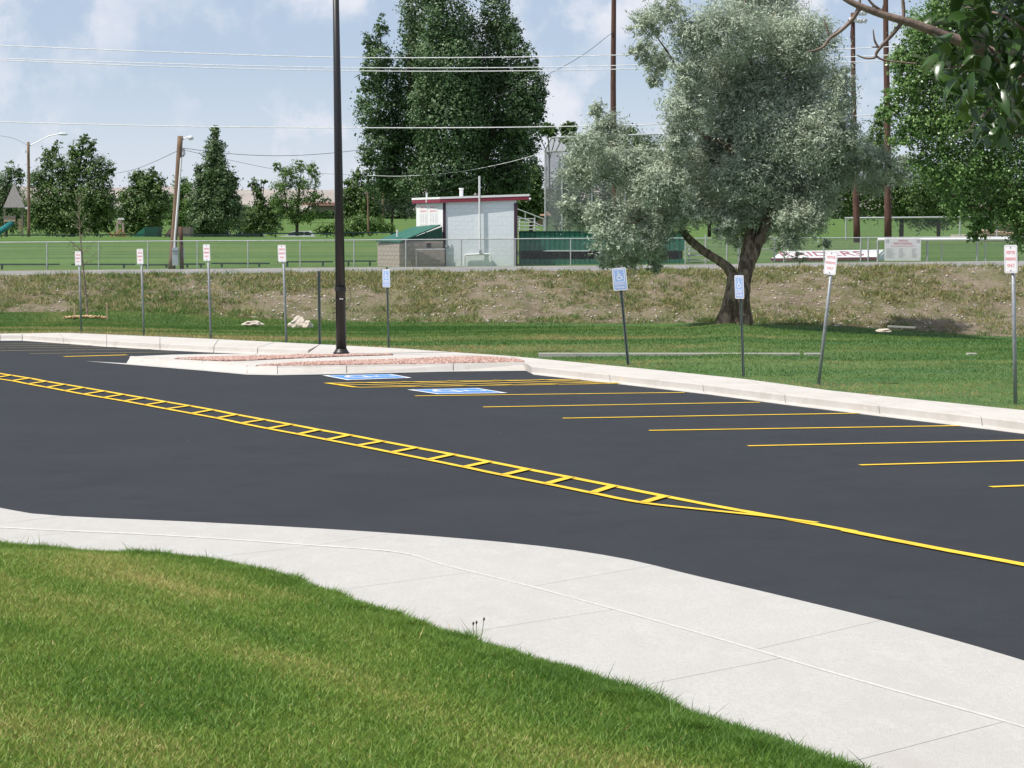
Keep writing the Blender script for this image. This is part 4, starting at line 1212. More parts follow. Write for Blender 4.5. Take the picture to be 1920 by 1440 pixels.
for i, (px, y0, y1, lab) in enumerate(((140, 571, 596, 'pale wooden stake left of the staked sapling'), (201, 569, 596, 'pale wooden stake right of the staked sapling'))):
    mb = MB()
    a, b = at(px, y1, SY - 0.6), at(px - 1, y0, SY - 0.6)
    mb.box((a + b) / 2 - np.array([0, 0, 0.05]), (0.055, 0.04, b[2] - a[2] + 0.1))
    mb.add([b + np.array([dx, dy, 0]) for dx, dy in ((-.027, -.02), (.027, -.02), (.027, .02), (-.027, .02))] + [b + np.array([0, 0, 0.05])], [(0, 1, 4), (1, 2, 4), (2, 3, 4), (3, 0, 4)])
    tag(mb.build('stake', M['stake']), lab, 'stake', 'stakes beside the sapling')
Pm = []
for k in range(900):
    px = 160 + random.gauss(0, 1) * 18
    if 117 < px < 203:
        Pm.append(at(px, 596.5 + random.uniform(-2.2, 1.2) - 2.2 * math.exp(-((px - 160) / 30) ** 2), SY - 0.3 + random.uniform(-.5, .5)))
tag(stones('wood_mulch', Pm, 0.05, M['mulch'], 0.5), kind='stuff')

# ================================================================== STREET FURNITURE
# --- black light pole on the island
LP = lotp(640, 663.5, 0.16)
lp = empty('light_pole', LP, 'tall black tapered light pole standing on the gravel island', 'light pole')
mb = MB()
Yp = LP[1]
top_p = at(627.5, -150, Yp)
mb.tube([LP + np.array([0, 0, 0.03]), LP * 0.5 + top_p * 0.5, top_p], [0.125, 0.093, 0.062], 20)
mb.build('shaft', M['bronze'], lp, smooth=True)
mb = MB()
mb.tube([LP + np.array([0, 0, z]) for z in (0.0, 0.035, 0.06, 0.10, 0.12)], [0.19, 0.19, 0.165, 0.14, 0.132], 24)
mb.build('base_cover', M['bronze'], lp, smooth=True)
mb = MB()
mb.box(top_p + np.array([-0.45, 0, 0.05]), (0.9, 0.35, 0.14))
mb.build('lamp_head', M['bronze'], lp)
mb = MB()
def pole_at(py):
    t = (663.5 - py) / (663.5 + 150)
    return LP + (top_p - LP) * t
c = pole_at(540)
mb.tube([c + np.array([0, 0, -0.05]), c + np.array([0, 0, 0.05])], [0.135, 0.135], 16)
mb.build('band_clamp', M['bronze'], lp)
c = pole_at(560)
MB().tube([c + np.array([0, 0, -0.008]), c + np.array([0, 0, 0.008])], [0.128, 0.128], 16).build('band_clamp', M['bronze'], lp)
mb = MB()
c = pole_at(559)
mb.box(c + np.array([0.03, -0.125, 0]), (0.09, 0.02, 0.02))
mb.build('label_plate', M['sign_white'], lp)
mb = MB()
c = pole_at(537)
mb.tube([c + np.array([0.12 + 0.13 * math.sin(a), -0.02, 0.28 * math.cos(a) - 0.22]) for a in np.linspace(0, 6.28, 20)], 0.006, 5)
mb.build('wire_loop', M['dark_wire'], lp)

# --- signs on posts
def rr(w, h, r, z, n=4):
    pts = []
    for cx, cy, a0 in ((w / 2 - r, h / 2 - r, 0), (-w / 2 + r, h / 2 - r, 90), (-w / 2 + r, -h / 2 + r, 180), (w / 2 - r, -h / 2 + r, 270)):
        for k in range(n + 1):
            a = math.radians(a0 + 90 * k / n)
            pts.append((cx + r * math.cos(a), cy + r * math.sin(a)))
    return pts
def plate(mb, w, h, r, y0, y1, zc):
    a = rr(w, h, r, 0)
    mb.hexa([(x, y1, zc + z) for x, z in a], [(x, y0, zc + z) for x, z in a])
def frame(mb, w, h, r, t, y, zc):
    a, b = rr(w, h, r, 0), rr(w - 2 * t, h - 2 * t, max(0.004, r - t), 0)
    n = len(a)
    mb.add([(x, y, zc + z) for x, z in a] + [(x, y, zc + z) for x, z in b], [(i, (i + 1) % n, n + (i + 1) % n, n + i) for i in range(n)])

def make_visitor():
    e = bpy.data.objects.new('visitor_sign', None)
    COL.objects.link(e); e.empty_display_size = 0.2
    mb = MB(); mb.tube([(0, 0, -0.3), (0, 0, 2.50)], 0.033, 12)
    mb.build('post', M['steel'], e, smooth=True, local=True)
    mb = MB(); plate(mb, 0.305, 0.457, 0.035, -0.050, -0.045, 2.36)
    pl = mb.build('sign_face', M['sign_white'], e, local=True)
    mb = MB(); plate(mb, 0.303, 0.455, 0.034, -0.0445, -0.043, 2.36)
    mb.build('sign_back', M['sign_back'], e, local=True)
    mb = MB(); frame(mb, 0.275, 0.427, 0.028, 0.007, -0.0515, 2.36)
    mb.build('border_line', M['grey_print'], pl, local=True)
    for k, (s_, sz, xs) in enumerate((('VISITOR', 0.072, 0.82), ('PARKING', 0.072, 0.80), ('ONLY', 0.072, 0.85))):
        place_text(s_, sz, M['red_print'], pl, (0, -0.052, 2.36 + 0.105 - 0.105 * k), (1, 0, 0), (0, 0, 1), True, xs)
    for z in (2.36 + 0.185, 2.36 - 0.185):
        MB().tube([(0, -0.050, z), (0, -0.058, z)], 0.011, 8).build('bolt', M['steel'], pl, local=True)
    return e

def make_access():
    e = bpy.data.objects.new('accessible_parking_sign', None)
    COL.objects.link(e); e.empty_display_size = 0.2
    mb = MB()
    # U shaped channel post
    pr = [(-0.032, -0.004), (-0.018, -0.004), (-0.014, 0.022), (0.014, 0.022), (0.018, -0.004), (0.032, -0.004), (0.032, 0.0), (0.021, 0.0), (0.018, 0.027), (-0.018, 0.027), (-0.021, 0.0), (-0.032, 0.0)]
    mb.hexa([(x, y, -0.3) for x, y in pr], [(x, y, 2.03) for x, y in pr])
    mb.build('post', M['green_steel'], e, local=True)
    zc = 1.52 + 0.229
    mb = MB(); plate(mb, 0.305, 0.457, 0.032, -0.022, -0.017, zc)
    pl = mb.build('sign_face', M['sign_white'], e, local=True)
    mb = MB(); plate(mb, 0.303, 0.455, 0.031, -0.0165, -0.015, zc)
    mb.build('sign_back', M['sign_back'], e, local=True)
    mb = MB(); plate(mb, 0.272, 0.424, 0.024, -0.0240, -0.0215, zc)
    mb.build('blue_field', M['blue_print'], pl, local=True)
    mb = MB(); frame(mb, 0.225, 0.262, 0.03, 0.012, -0.0250, zc + 0.066)
    mb.build('border_line', M['sign_white'], pl, local=True)
    mb = MB(); wheelchair(lambda u, v, l: ((u - 0.5) * 0.225, l, zc + 0.066 + (v - 0.5) * 0.215), -0.0252, mb)
    mb.build('wheelchair_figure', M['sign_white'], pl, local=True)
    place_text('RESERVED', 0.062, M['sign_white'], pl, (0, -0.0256, zc - 0.105), (1, 0, 0), (0, 0, 1), True, 0.78)
    place_text('PARKING', 0.062, M['sign_white'], pl, (0, -0.0256, zc - 0.170), (1, 0, 0), (0, 0, 1), True, 0.82)
    return e

def place_sign(proto, first, px, py, ptop, label, group, yaw_deg, h):
    """yaw: how far the face is turned to the left of the line towards the viewer"""
    o = proto if first else copy_tree(proto)
    base_ = None
    # ground behind the walk: use the walk's rear height a little beyond it
    r = rear_pt(px) if False else None
    p = lotp(px, py, 0.165)
    t = at(ptop[0], ptop[1], p[1])
    ax = Vector(t - p).normalized()
    view = math.atan2(-p[0], p[1])            # bearing of the viewer seen from the sign
    yaw = -(math.radians(yaw_deg)) - view * 0 + math.atan2(p[0], p[1]) * 0
    R0 = Matrix.Rotation(yaw - math.atan2(p[0], p[1]), 3, 'Z')
    q = Vector((0, 0, 1)).rotation_difference(ax).to_matrix()
    o.rotation_euler = (q @ R0).to_euler()
    s_ = (t - p)
    sc = np.linalg.norm(s_) / h
    o.location = p
    o.scale = (sc, sc, sc)
    tag(o, label, 'sign', group)
    return o
vis = make_visitor()
G1 = 'visitor parking signs along the lot'
place_sign(vis, True, 1904, 757, (1899, 459), 'upright red and white visitor parking sign at the right edge', G1, 47, 2.589)
place_sign(vis, False, 1535, 720, (1563, 471), 'red and white visitor parking sign leaning to the right', G1, 40, 2.589)
place_sign(vis, False, 537, 641, (530.5, 459), 'visitor parking sign between the half buried stone and the big boulder', G1, 46, 2.589)
place_sign(vis, False, 395.5, 634, (389.5, 458), 'visitor parking sign just left of the half buried stone', G1, 52, 2.589)
place_sign(vis, False, 270, 628, (264.5, 466.5), 'visitor parking sign in front of the bare eroded patch, left of the leaning lamp pole', G1, 52, 2.589)
place_sign(vis, False, 152.5, 620.5, (148, 471), 'visitor parking sign beside the staked sapling', G1, 50, 2.589)
acc = make_access()
G2 = 'blue accessible parking signs'
place_sign(acc, True, 1178, 684, (1160.5, 501), 'blue wheelchair sign on a left leaning post, nearly facing the viewer', G2, 20, 1.99)
place_sign(acc, False, 1393.5, 705, (1387, 515), 'blue wheelchair sign in front of the big trunk', G2, 55, 1.99)
place_sign(acc, False, 728.5, 650, (725, 504), 'blue wheelchair sign right of the black light pole', G2, 52, 1.99)
# bare post
p = lotp(599.5, 645, 0.165)
bp_ = empty('bare_post', p, 'bare sign post without a sign left of the black light pole', 'post')
mb = MB()
pr = [(-0.032, -0.004), (-0.018, -0.004), (-0.014, 0.022), (0.014, 0.022), (0.018, -0.004), (0.032, -0.004), (0.032, 0.0), (0.021, 0.0), (0.018, 0.027), (-0.018, 0.027), (-0.021, 0.0), (-0.032, 0.0)]
t = at(598, 508, p[1])
mb.hexa([(p[0] + x * 1.2, p[1] + y * 1.2, p[2] - 0.3) for x, y in pr], [(t[0] + x * 1.2, t[1] + y * 1.2, t[2]) for x, y in pr])
mb.build('channel', M['green_steel'], bp_)

# --- boulders
def boulder(name, px, py, Y, sx, sy, sz, label, seed, rot=0):
    c = at(px, py, Y)
    bm = bmesh.new()
    bmesh.ops.create_icosphere(bm, subdivisions=4, radius=1)
    for v in bm.verts:
        d = v.co.normalized()
        n_ = mnoise.noise(d * 1.3 + Vector((seed, 0, 0))) * 0.42 + mnoise.noise(d * 3.1 + Vector((0, seed, 0))) * 0.16
        # flatten into facets
        k = mnoise.cell(d * 1.9 + Vector((seed, seed, 1))) * 0.14
        r = 1 + n_ + k
        v.co = Vector((d.x * r * sx, d.y * r * sy, d.z * r * sz))
    bmesh.ops.smooth_vert(bm, verts=bm.verts, factor=0.5, use_axis_x=True, use_axis_y=True, use_axis_z=True)
    me = bpy.data.meshes.new(name)
    bm.to_mesh(me); bm.free()
    me.materials.append(M['rock'])
    me.transform(Matrix.Rotation(rot, 4, 'Y'))
    o = link(name, me)
    o.location = c
    return tag(o, label, 'rock')
boulder('boulder', 560, 610, 82, 0.36, 0.35, 0.30, 'large pale split boulder at the foot of the bank', 3.1, -0.45)
boulder('boulder', 577, 612, 81.6, 0.17, 0.2, 0.20, 'smaller broken boulder leaning on the large pale one', 8.4, 0.2)
boulder('boulder', 474, 607, 83, 0.36, 0.3, 0.10, 'low half buried pale stone in the grass', 5.2)
boulder('boulder', 1658, 620, 69, 0.21, 0.2, 0.06, 'flat grey stone at the foot of the bank on the right', 6.7)
for i, (px, py, Y, w_, lab) in enumerate(((1690, 613, 70.5, 0.85, 'broken strip of white concrete beside the flat grey stone'),)):
    c = at(px, py, Y)
    tag(MB().box(c, (w_, 0.12, 0.05), Matrix.Rotation(0.05, 3, 'Y')).build('concrete_strip', M['curb']), lab, 'concrete')

# --- dandelion stems at the edge of the near lawn
dz_ = lawn_pt(np.array([0]), np.array([0.1]))
for k, (px, py0, py1, lab) in enumerate(((886, 1191, 1172, 'shortest thin seed stalk at the lawn edge'), (892, 1193, 1170, 'middle thin seed stalk at the lawn edge'), (900, 1196, 1164, 'tallest leaning seed stalk at the lawn edge'))):
    a = lotp(px, py0 + 6, 0.05)
    b = at(px + (7 if k == 2 else 1), py1, a[1])
    e = empty('seed_stalk', a, lab, 'plant', 'seed stalks at the lawn edge')
    MB().tube([a - np.array([0, 0, 0.03]), (a + b) / 2 + np.array([0.004, 0, 0]), b], 0.0022, 5).build('stem', M['tuft'], e)
    MB().tube([b, b + np.array([0.002, 0, 0.012]), b + np.array([0.003, 0, 0.022])], [0.004, 0.008, 0.003], 6).build('flower_head', M['bark_dark'], e)

# ================================================================== ACROSS THE ROAD
# --- chain link fence
FY = 105.2
def fence_top(px): return interp([(-300, 457), (0, 454.5), (400, 451.5), (640, 450.5), (1000, 447.5), (1300, 446.5), (1450, 446), (1660, 445), (1920, 443)], px)
def fence_bot(px): return interp(ROAD_Y, px) + 1.0
def wire_fabric(name, quad, pitch, wire, m, parent):
    """real diamond wires: ribbons both ways across the quad (a,b bottom; d,c top)"""
    a, b, c, d = [np.asarray(q, float) for q in quad]
    W_ = np.linalg.norm(b - a); Hh = np.linalg.norm(d - a)
    ux = (b - a) / W_; uz = (d - a) / Hh
    vs = []
    n = int((W_ + Hh) / pitch)
    for sgn in (1, -1):
        for i in range(n):
            x0 = -Hh + i * pitch
            xa, xb = (x0, x0 + Hh) if sgn > 0 else (x0 + Hh, x0)
            za, zb = 0.0, Hh
            # clip to 0..W
            def clipx(xa, za, xb, zb):
                pts = []
                t0, t1 = 0.0, 1.0
                dx = xb - xa
                for lim, s_ in ((0, 1), (W_, -1)):
                    va, vb = s_ * (xa - lim), s_ * (xb - lim)
                    if va < 0 and vb < 0: return None
                    if va < 0: t0 = max(t0, va / (va - vb))
                    elif vb < 0: t1 = min(t1, va / (va - vb))
                if t0 >= t1: return None
                return (xa + dx * t0, za + (zb - za) * t0, xa + dx * t1, za + (zb - za) * t1)
            r = clipx(xa, za, xb, zb)
            if r is None: continue
            p0 = a + ux * r[0] + uz * r[1]; p1 = a + ux * r[2] + uz * r[3]
            o = ux * wire * 0.7
            vs += [p0 - o, p0 + o, p1 + o, p1 - o]
    if not vs: return None
    me = np_mesh(name, np.array(vs), 4, m)
    return link(name, me, parent)

fen = empty('chain_link_fence', at(0, fence_bot(0), FY), 'long low chain link fence along the far side of the road', 'fence')
posts = [-106, -9, 88, 185, 277, 370, 465, 563, 664, 761, 865, 966, 1070, 1175, 1285]
for px in posts:
    a = at(px, fence_bot(px), FY); b = at(px, fence_top(px), FY)
    mb = MB(); mb.tube([a - np.array([0, 0, 0.3]), (b[0], b[1], b[2])], 0.03, 8)
    mb.build('post', M['pipe'], fen)
mb = MB(); mb.tube([at(p, fence_top(p), FY) for p in np.linspace(-130, 1285, 60)], 0.026, 8)
mb.build('top_rail', M['pipe'], fen)
for p0, p1 in zip(posts[:-1], posts[1:]):
    a, b = at(p0, fence_bot(p0), FY), at(p1, fence_bot(p1), FY)
    d, c = at(p0, fence_top(p0) + 1, FY), at(p1, fence_top(p1) + 1, FY)
    w_ = wire_fabric('wire_panel', (a, b, c, d), 0.075, 0.0045, M['wire_mesh'], fen)

fen2 = empty('chain_link_fence', at(1330, fence_bot(1330), FY + 0.3), 'taller ball field fence with a white capped top rail on the right', 'fence')
posts2 = [(1323, 440), (1363, 441), (1414, 395), (1470, 445), (1545, 445), (1614, 446), (1628, 446), (1646, 450), (1739, 450), (1766, 455), (1832, 448), (1848, 447), (1925, 446), (1990, 445)]
for px, yt in posts2:
    a = at(px, fence_bot(px) - 0.5, FY + 0.3); b = at(px, yt, FY + 0.3)
    mb = MB(); mb.tube([a - np.array([0, 0, 0.3]), b], 0.05 if px in (1739, 1646, 1832, 1414) else 0.035, 8)
    mb.build('post', M['pipe'], fen2)
mb = MB(); mb.tube([at(p, fence_top(p) + 0.5, FY + 0.3) for p in np.linspace(1285, 1990, 40)], 0.024, 8)
mb.build('top_rail', M['pipe'], fen2)
mb = MB(); mb.tube([at(p, 449.5 - (p - 1650) * 0.006, FY + 0.2) for p in np.linspace(1646, 1892, 20)], 0.075, 10)
mb.build('cap_tube', M['wall_white'], fen2)
pl_ = [1285] + [p for p, _ in posts2]
for p0, p1 in zip(pl_[:-1], pl_[1:]):
    if p1 - p0 < 8: continue
    a, b = at(p0, fence_bot(p0) - 0.5, FY + 0.3), at(p1, fence_bot(p1) - 0.5, FY + 0.3)
    d, c = at(p0, fence_top(p0) + 1, FY + 0.3), at(p1, fence_top(p1) + 1, FY + 0.3)
    wire_fabric('wire_panel', (a, b, c, d), 0.05, 0.006, M['wire_mesh'], fen2)
# gate frame
gt_ = empty('gate', at(1415, fence_bot(1415), FY + 0.6), 'pale pipe gate frame behind the big trunk', 'gate')
mb = MB(); mb.tube([at(1385, 493, FY + 0.6), at(1385, 449, FY + 0.6), at(1388, 447.5, FY + 0.6), at(1448, 447.5, FY + 0.6), at(1452, 450, FY + 0.6), at(1452, 492, FY + 0.6)], 0.045, 8)
mb.build('gate_frame', M['pipe'], gt_)
mb = MB(); mb.tube([at(1385, 468, FY + 0.6), at(1452, 467, FY + 0.6)], 0.02, 6)
mb.build('cross_bar', M['pipe'], gt_)

# --- sponsor banner on the fence
bY = FY + 0.02
c = at(1692.5, 468, bY)
ban = empty('banner_sign', c, 'white banner with red heading and three columns hung on the ball field fence', 'banner')
wB = 68 * bY / F; hB_ = 42 * bY / F
pl = MB().box(c, (wB, 0.02, hB_)).build('banner_panel', M['sign_white'], ban)
sB_ = bY / F
for s_, dy, size, xs in (('RIVERTON', -16.5, 4.6, 0.82), ('BABE RUTH BASEBALL', -11.5, 4.9, 0.72)):
    place_text(s_, size * sB_, M['red_print'], ban, (c[0] + 0.5 * sB_, c[1] - 0.0125, c[2] - dy * sB_), (1, 0, 0), (0, 0, 1), False, xs)
mb = MB()
mb.box(c + np.array([0, -0.0115, 6.6 * sB_]), (44 * sB_, 0.002, 0.7 * sB_))
mb.build('red_line', M['red_print'], ban)
mb = MB()
for col_, w0 in ((-22, 17), (-1, 12), (22, 10)):
    for r in range(9):
        ww = w0 * random.uniform(0.6, 1)
        mb.box(c + np.array([(col_ - w0 / 2 + ww / 2) * sB_, -0.0115, (1.5 - r * 2.0) * sB_]), (ww * sB_, 0.002, 0.55 * sB_))
mb.build('name_columns', M['grey_print'], ban)
mb = MB()
for dx in (-28, 29):
    o = c + np.array([dx * sB_, -0.0115, 15.5 * sB_])
    for k in range(12):
        a0, a1 = k * math.pi / 6, (k + 1) * math.pi / 6
        mb.poly([o + np.array([r * sB_ * math.cos(a), 0, r * sB_ * math.sin(a)]) for r, a in ((2.8, a0), (2.8, a1), (2.0, a1), (2.0, a0))])
mb.build('round_badge', M['black_print'], ban)

# --- concession building
def rbox(mb, x0, x1, y0, y1, z0, z1): mb.box(((x0 + x1) / 2, (y0 + y1) / 2, (z0 + z1) / 2), (x1 - x0, y1 - y0, z1 - z0))
BY = 107.0
k_ = BY / F
Zr = lambda py: H - (py - YH) * k_ * 1.0   # height of a row at the building's front
def bz(py): return at(960, py, BY)[2]
xl, xr = at(831, 450, BY)[0], at(968, 450, BY)[0]
zb, zt_l, zt_r = bz(503), bz(380), bz(376)
con = empty('concession_stand', (xl, BY, zb), 'small white and pale blue block building with maroon roof edge', 'building')
DEP = 5.2
ang = math.radians(9.0)
ca, sa = math.cos(ang), math.sin(ang)
def bl(u, w, z):      # u along the blue wall from its left corner, w inwards
    return np.array([xl + u * ca - w * sa * 0 + 0.0, BY + u * sa * 0.0 + w, z])
Wd_ = xr - xl
# core volume behind the block faces; the left wall leans outwards in plan so that its face is seen
LW = 1.42    # how far the left face shows
corner = np.array([xl, BY]); right = np.array([xr, BY - 0.4]); lback = np.array([xl - LW, BY + 3.3]); rback = right + (lback - corner)
inn = [np.array([corner[0] + 0.06, corner[1] + 0.08]), np.array([right[0] - 0.06, right[1] + 0.06]), np.array([rback[0] - 0.05, rback[1] - 0.05]), np.array([lback[0] + 0.1, lback[1] - 0.02])]
mb = MB()
mb.hexa([(p[0], p[1], zb - 0.3) for p in inn], [(p[0], p[1], (zt_r if i in (1, 2) else zt_l) + 0.03) for i, p in enumerate(inn)])
core = mb.build('wall', M['block_blue'], con)
# blue face: blocks laid in courses
blk = 0.406; crs = 0.2035
dirB = (right - corner); LB = np.linalg.norm(dirB); dirB = dirB / LB
nB = np.array([dirB[1], -dirB[0]])
proto_me = {}
def block_mesh(wd, h, m, key):
    if key not in proto_me:
        bm = bmesh.new()
        bmesh.ops.create_cube(bm, size=1)
        bmesh.ops.scale(bm, vec=(wd, 0.1, h), verts=bm.verts)
        bmesh.ops.bevel(bm, geom=[e for e in bm.edges], offset=0.003, segments=1, affect='EDGES')
        me = bpy.data.meshes.new('block'); bm.to_mesh(me); bm.free()
        me.materials.append(m)
        proto_me[key] = me
    return proto_me[key]
rotB = math.atan2(dirB[1], dirB[0])
rows_ = int((zt_r - zb) / crs) + 1
for r in range(rows_):
    z = zb + crs * (r + 0.5)
    off = 0 if r % 2 == 0 else -blk / 2
    u = off
    while u < LB - 0.02:
        u0, u1 = max(0.0, u), min(LB, u + blk)
        if u1 - u0 > 0.05:
            ztop = zt_l + (zt_r - zt_l) * (u0 + u1) / 2 / LB
            if z + crs / 2 < ztop + 0.14:
                full = abs((u1 - u0) - blk) < 1e-3
                me = block_mesh(u1 - u0 - 0.003, crs - 0.003, M['block_blue'], ('b', round(u1 - u0, 3)))
                o = link('block', me, core, True)
                cc = corner + dirB * (u0 + u1) / 2 - nB * (0.03 + random.random() * 0.002)
                o.location = (cc[0], cc[1], z)
                o.rotation_euler = (0, 0, rotB)
        u += blk
# plum corner boards
for q, w_ in ((corner + dirB * 0.06, 0.13), (right - dirB * 0.02, 0.16)):
    mb = MB()
    cc = q + nB * 0.035
    mb.box((cc[0], cc[1], (zb + zt_l) / 2 - 0.02), (w_, 0.06, zt_l - zb), Matrix.Rotation(rotB, 3, 'Z'))
    mb.build('corner_board', M['plum'], con)
# left white face
dirL = (lback - corner); LL = np.linalg.norm(dirL); dirL = dirL / LL
nL = np.array([-dirL[1], dirL[0]])
if nL[0] > 0: nL = -nL
mb = MB()
f0, f1 = corner + nL * 0.0, lback + nL * 0.0
th = -nL * 0.06
def wallq(mb, p, q, z0, z1a, z1b, t):
    mb.hexa([(p[0], p[1], z0), (q[0], q[1], z0), (q[0] + t[0], q[1] + t[1], z0), (p[0] + t[0], p[1] + t[1], z0)],
            [(p[0], p[1], z1a), (q[0], q[1], z1b), (q[0] + t[0], q[1] + t[1], z1b), (p[0] + t[0], p[1] + t[1], z1a)])
wallq(mb, f0, f1, zb - 0.3, zt_l, zt_l - 0.02, th)
mb.build('side_wall', M['wall_white'], con)
def onL(t, z, o=0.0):
    p = corner + dirL * (LL * t) + nL * o
    return np.array([p[0], p[1], z])
for t0, t1 in ((0.20, 0.505), (0.565, 0.87)):
    z0, z1 = bz(421.5), bz(384.5)
    mb = MB()
    a, b = onL(t0, z0, 0.012), onL(t1, z0, 0.012)
    mb.hexa([a, b, b + np.array([*(-nL * 0.012), 0]), a + np.array([*(-nL * 0.012), 0])], [onL(t0, z1, 0.012), onL(t1, z1, 0.012), onL(t1, z1, 0.0), onL(t0, z1, 0.0)])
    bd = mb.build('notice_board', M['sign_white'], con)
    X_ = (-dirL[0], -dirL[1], 0)
    cm = onL((t0 + t1) / 2, 0, 0.0155)
    for s_, py, sz in (('Thank You', 387.8, 0.17), ('Sponsors', 394.8, 0.17)):
        place_text(s_, sz, M['red_print'], bd, (cm[0], cm[1], bz(py)), X_, (0, 0, 1), True, 1.0 * (t1 - t0) * LL * 0.9 / (len(s_) * 0.09))
    mb = MB()
    for cx in (0.18, 0.5, 0.80):
        for r in range(9):
            w_ = random.uniform(0.12, 0.2)
            tt0 = t0 + (t1 - t0) * (cx - w_ / 2); tt1 = t0 + (t1 - t0) * (cx + w_ / 2)
            zc = bz(401 + r * 2.1)
            mb.poly([onL(tt0, zc, 0.015), onL(tt1, zc, 0.015), onL(tt1, zc + 0.016, 0.015), onL(tt0, zc + 0.016, 0.015)])
    mb.build('name_columns', M['grey_print'], bd)
# roof: flat slab with white edge over maroon fascia
oh = 0.12
rp_ = [corner + nB * oh + nL * oh - dirB * 0.02, right + nB * oh + dirB * 0.62, rback + dirB * 0.62, lback + nL * oh + dirL * 0.25]
zr = [zt_l, zt_r + 0.03, zt_r + 0.03, zt_l - 0.0]
mb = MB()
mb.hexa([(p[0], p[1], z) for p, z in zip(rp_, zr)], [(p[0], p[1], z + 0.17) for p, z in zip(rp_, zr)])
rf = mb.build('roof', M['maroon'], con)
mb = MB()
ex = lambda i: (rp_[i] - sum(rp_) / 4) * 1.008 + sum(rp_) / 4
mb.hexa([(ex(i)[0], ex(i)[1], zr[i] + 0.172) for i in range(4)], [(ex(i)[0], ex(i)[1], zr[i] + 0.27) for i in range(4)])
mb.build('roof_edge', M['wall_white'], rf)
for px, py0, py1, r_ in ((800, 372, 361.5, 0.045), (865, 370, 355, 0.09)):
    b = at(px, py0, BY + 1.6); t_ = at(px, py1, BY + 1.6)
    mb = MB(); mb.tube([b - np.array([0, 0, 0.2]), t_], r_, 10)
    if r_ > 0.06: mb.tube([t_, t_ + np.array([0, 0, 0.06])], r_ * 1.35, 10)
    mb.build('vent_pipe', M['wall_white'], con)
# service mast and conduits on the blue wall
pf = lambda px, py, d: at(px, py, BY - 0.02 - (px - 831) / 137 * 0.42 - d)
mb = MB(); mb.tube([pf(899, 330, 0.12), pf(899, 375, 0.12), pf(900, 455, 0.12), pf(901, 476, 0.12)], 0.045, 10)
mb.build('service_mast', M['wall_white'], con)
mb = MB(); mb.tube([pf(871, 503, 0.1), pf(871, 481, 0.1), pf(873, 478, 0.1), pf(900, 476.5, 0.1), pf(918, 476.5, 0.1), pf(920, 479, 0.1), pf(920, 492, 0.1)], 0.04, 10)
mb.build('conduit', M['wall_white'], con)
c = pf(901, 472, 0.14)
mb = MB(); mb.box(c, (0.12, 0.12, 0.2)); mb.build('junction_box', M['pipe'], con)
c = pf(838, 462, 0.03)
mb = MB(); mb.box(c, (0.2, 0.05, 0.1)); mb.build('meter_plate', M['grey_print'], con)
c = at(991, 372.5, BY)
mb = MB(); mb.tube([c, c + np.array([0.1, 0, -0.04])], [0.05, 0.075], 10)
mb.build('flood_lamp', M['lamp_glass'], con)

# --- green roofed shed leaning on the stand
shed = empty('block_shed', at(705, 503, BY - 0.5), 'tan block shed with a green sloping roof left of the white building', 'shed')
sx0, sx1, sx2 = at(706, 470, BY)[0], at(751, 470, BY)[0], at(832, 470, BY)[0]
zb2, zt2 = zb, bz(451)
cF = np.array([sx1, BY - 0.75]); lF = np.array([sx0, BY + 1.0]); rF = np.array([sx2 - 0.02, BY - 0.35])
mb = MB()
inner = [cF + np.array([0.0, 0.08]), rF + np.array([0, 0.08]), rF + np.array([-1.0, 3.0]), lF + np.array([0.06, 0.03])]
mb.hexa([(p[0], p[1], zb2 - 0.3) for p in inner], [(p[0], p[1], zt2 - 0.02) for p in inner])
score = mb.build('wall', M['block_tan'], shed)
def lay(p0, p1, z0, z1, m, par, key):
    d = p1 - p0; L_ = np.linalg.norm(d); d = d / L_
    n_ = np.array([d[1], -d[0]])
    rot = math.atan2(d[1], d[0])
    r = 0; z = z0
    while z + crs <= z1 + 0.06:
        u = 0 if r % 2 == 0 else -blk / 2
        while u < L_ - 0.02:
            u0, u1 = max(0, u), min(L_, u + blk)
            if u1 - u0 > 0.05:
                o = link('block', block_mesh(u1 - u0 - 0.01, crs - 0.01, m, (key, round(u1 - u0, 3))), par, True)
                cc = p0 + d * (u0 + u1) / 2 - n_ * (0.03 + random.random() * 0.004)
                o.location = (cc[0], cc[1], z + crs / 2); o.rotation_euler = (0, 0, rot)
            u += blk
        z += crs; r += 1
lay(lF, cF, zb2, zt2, M['block_tan'], score, 't')
lay(cF, rF, zb2, zt2 - 0.1, M['block_tan'], score, 't')
# sloped green roof
e0 = np.array([lF[0] - 0.08, lF[1] - 0.1, zt2]); e1 = np.array([cF[0] + 0.02, cF[1] - 0.12, zt2 - 0.04])
u1_ = at(826, 421, BY - 0.15); u0_ = at(775, 425, BY + 2.2)
mb = MB()
dn = np.array([0, 0, -0.06])
mb.hexa([e1 + dn, u1_ + dn, u0_ + dn, e0 + dn], [e1, u1_, u0_, e0])
mb.build('roof', M['green_roof'], shed)
mb = MB()
g0 = np.array([cF[0] + 0.12, cF[1] + 0.12, zt2 - 0.05]); g1 = np.array([rF[0] - 0.04, rF[1] + 0.1, zt2 - 0.05]); g2_ = at(824, 425, BY - 0.25)
g2_ = np.array([rF[0] - 0.04, rF[1] + 0.1, g2_[2]])
mb.hexa([g0, g1, g1 + np.array([0, .05, 0]), g0 + np.array([0, .05, 0])], [g0 + np.array([0, 0, 0.02]), g2_, g2_ + np.array([0, .05, 0]), g0 + np.array([0, 0.05, 0.02])])
mb.build('gable_board', M['green_dark'], shed)
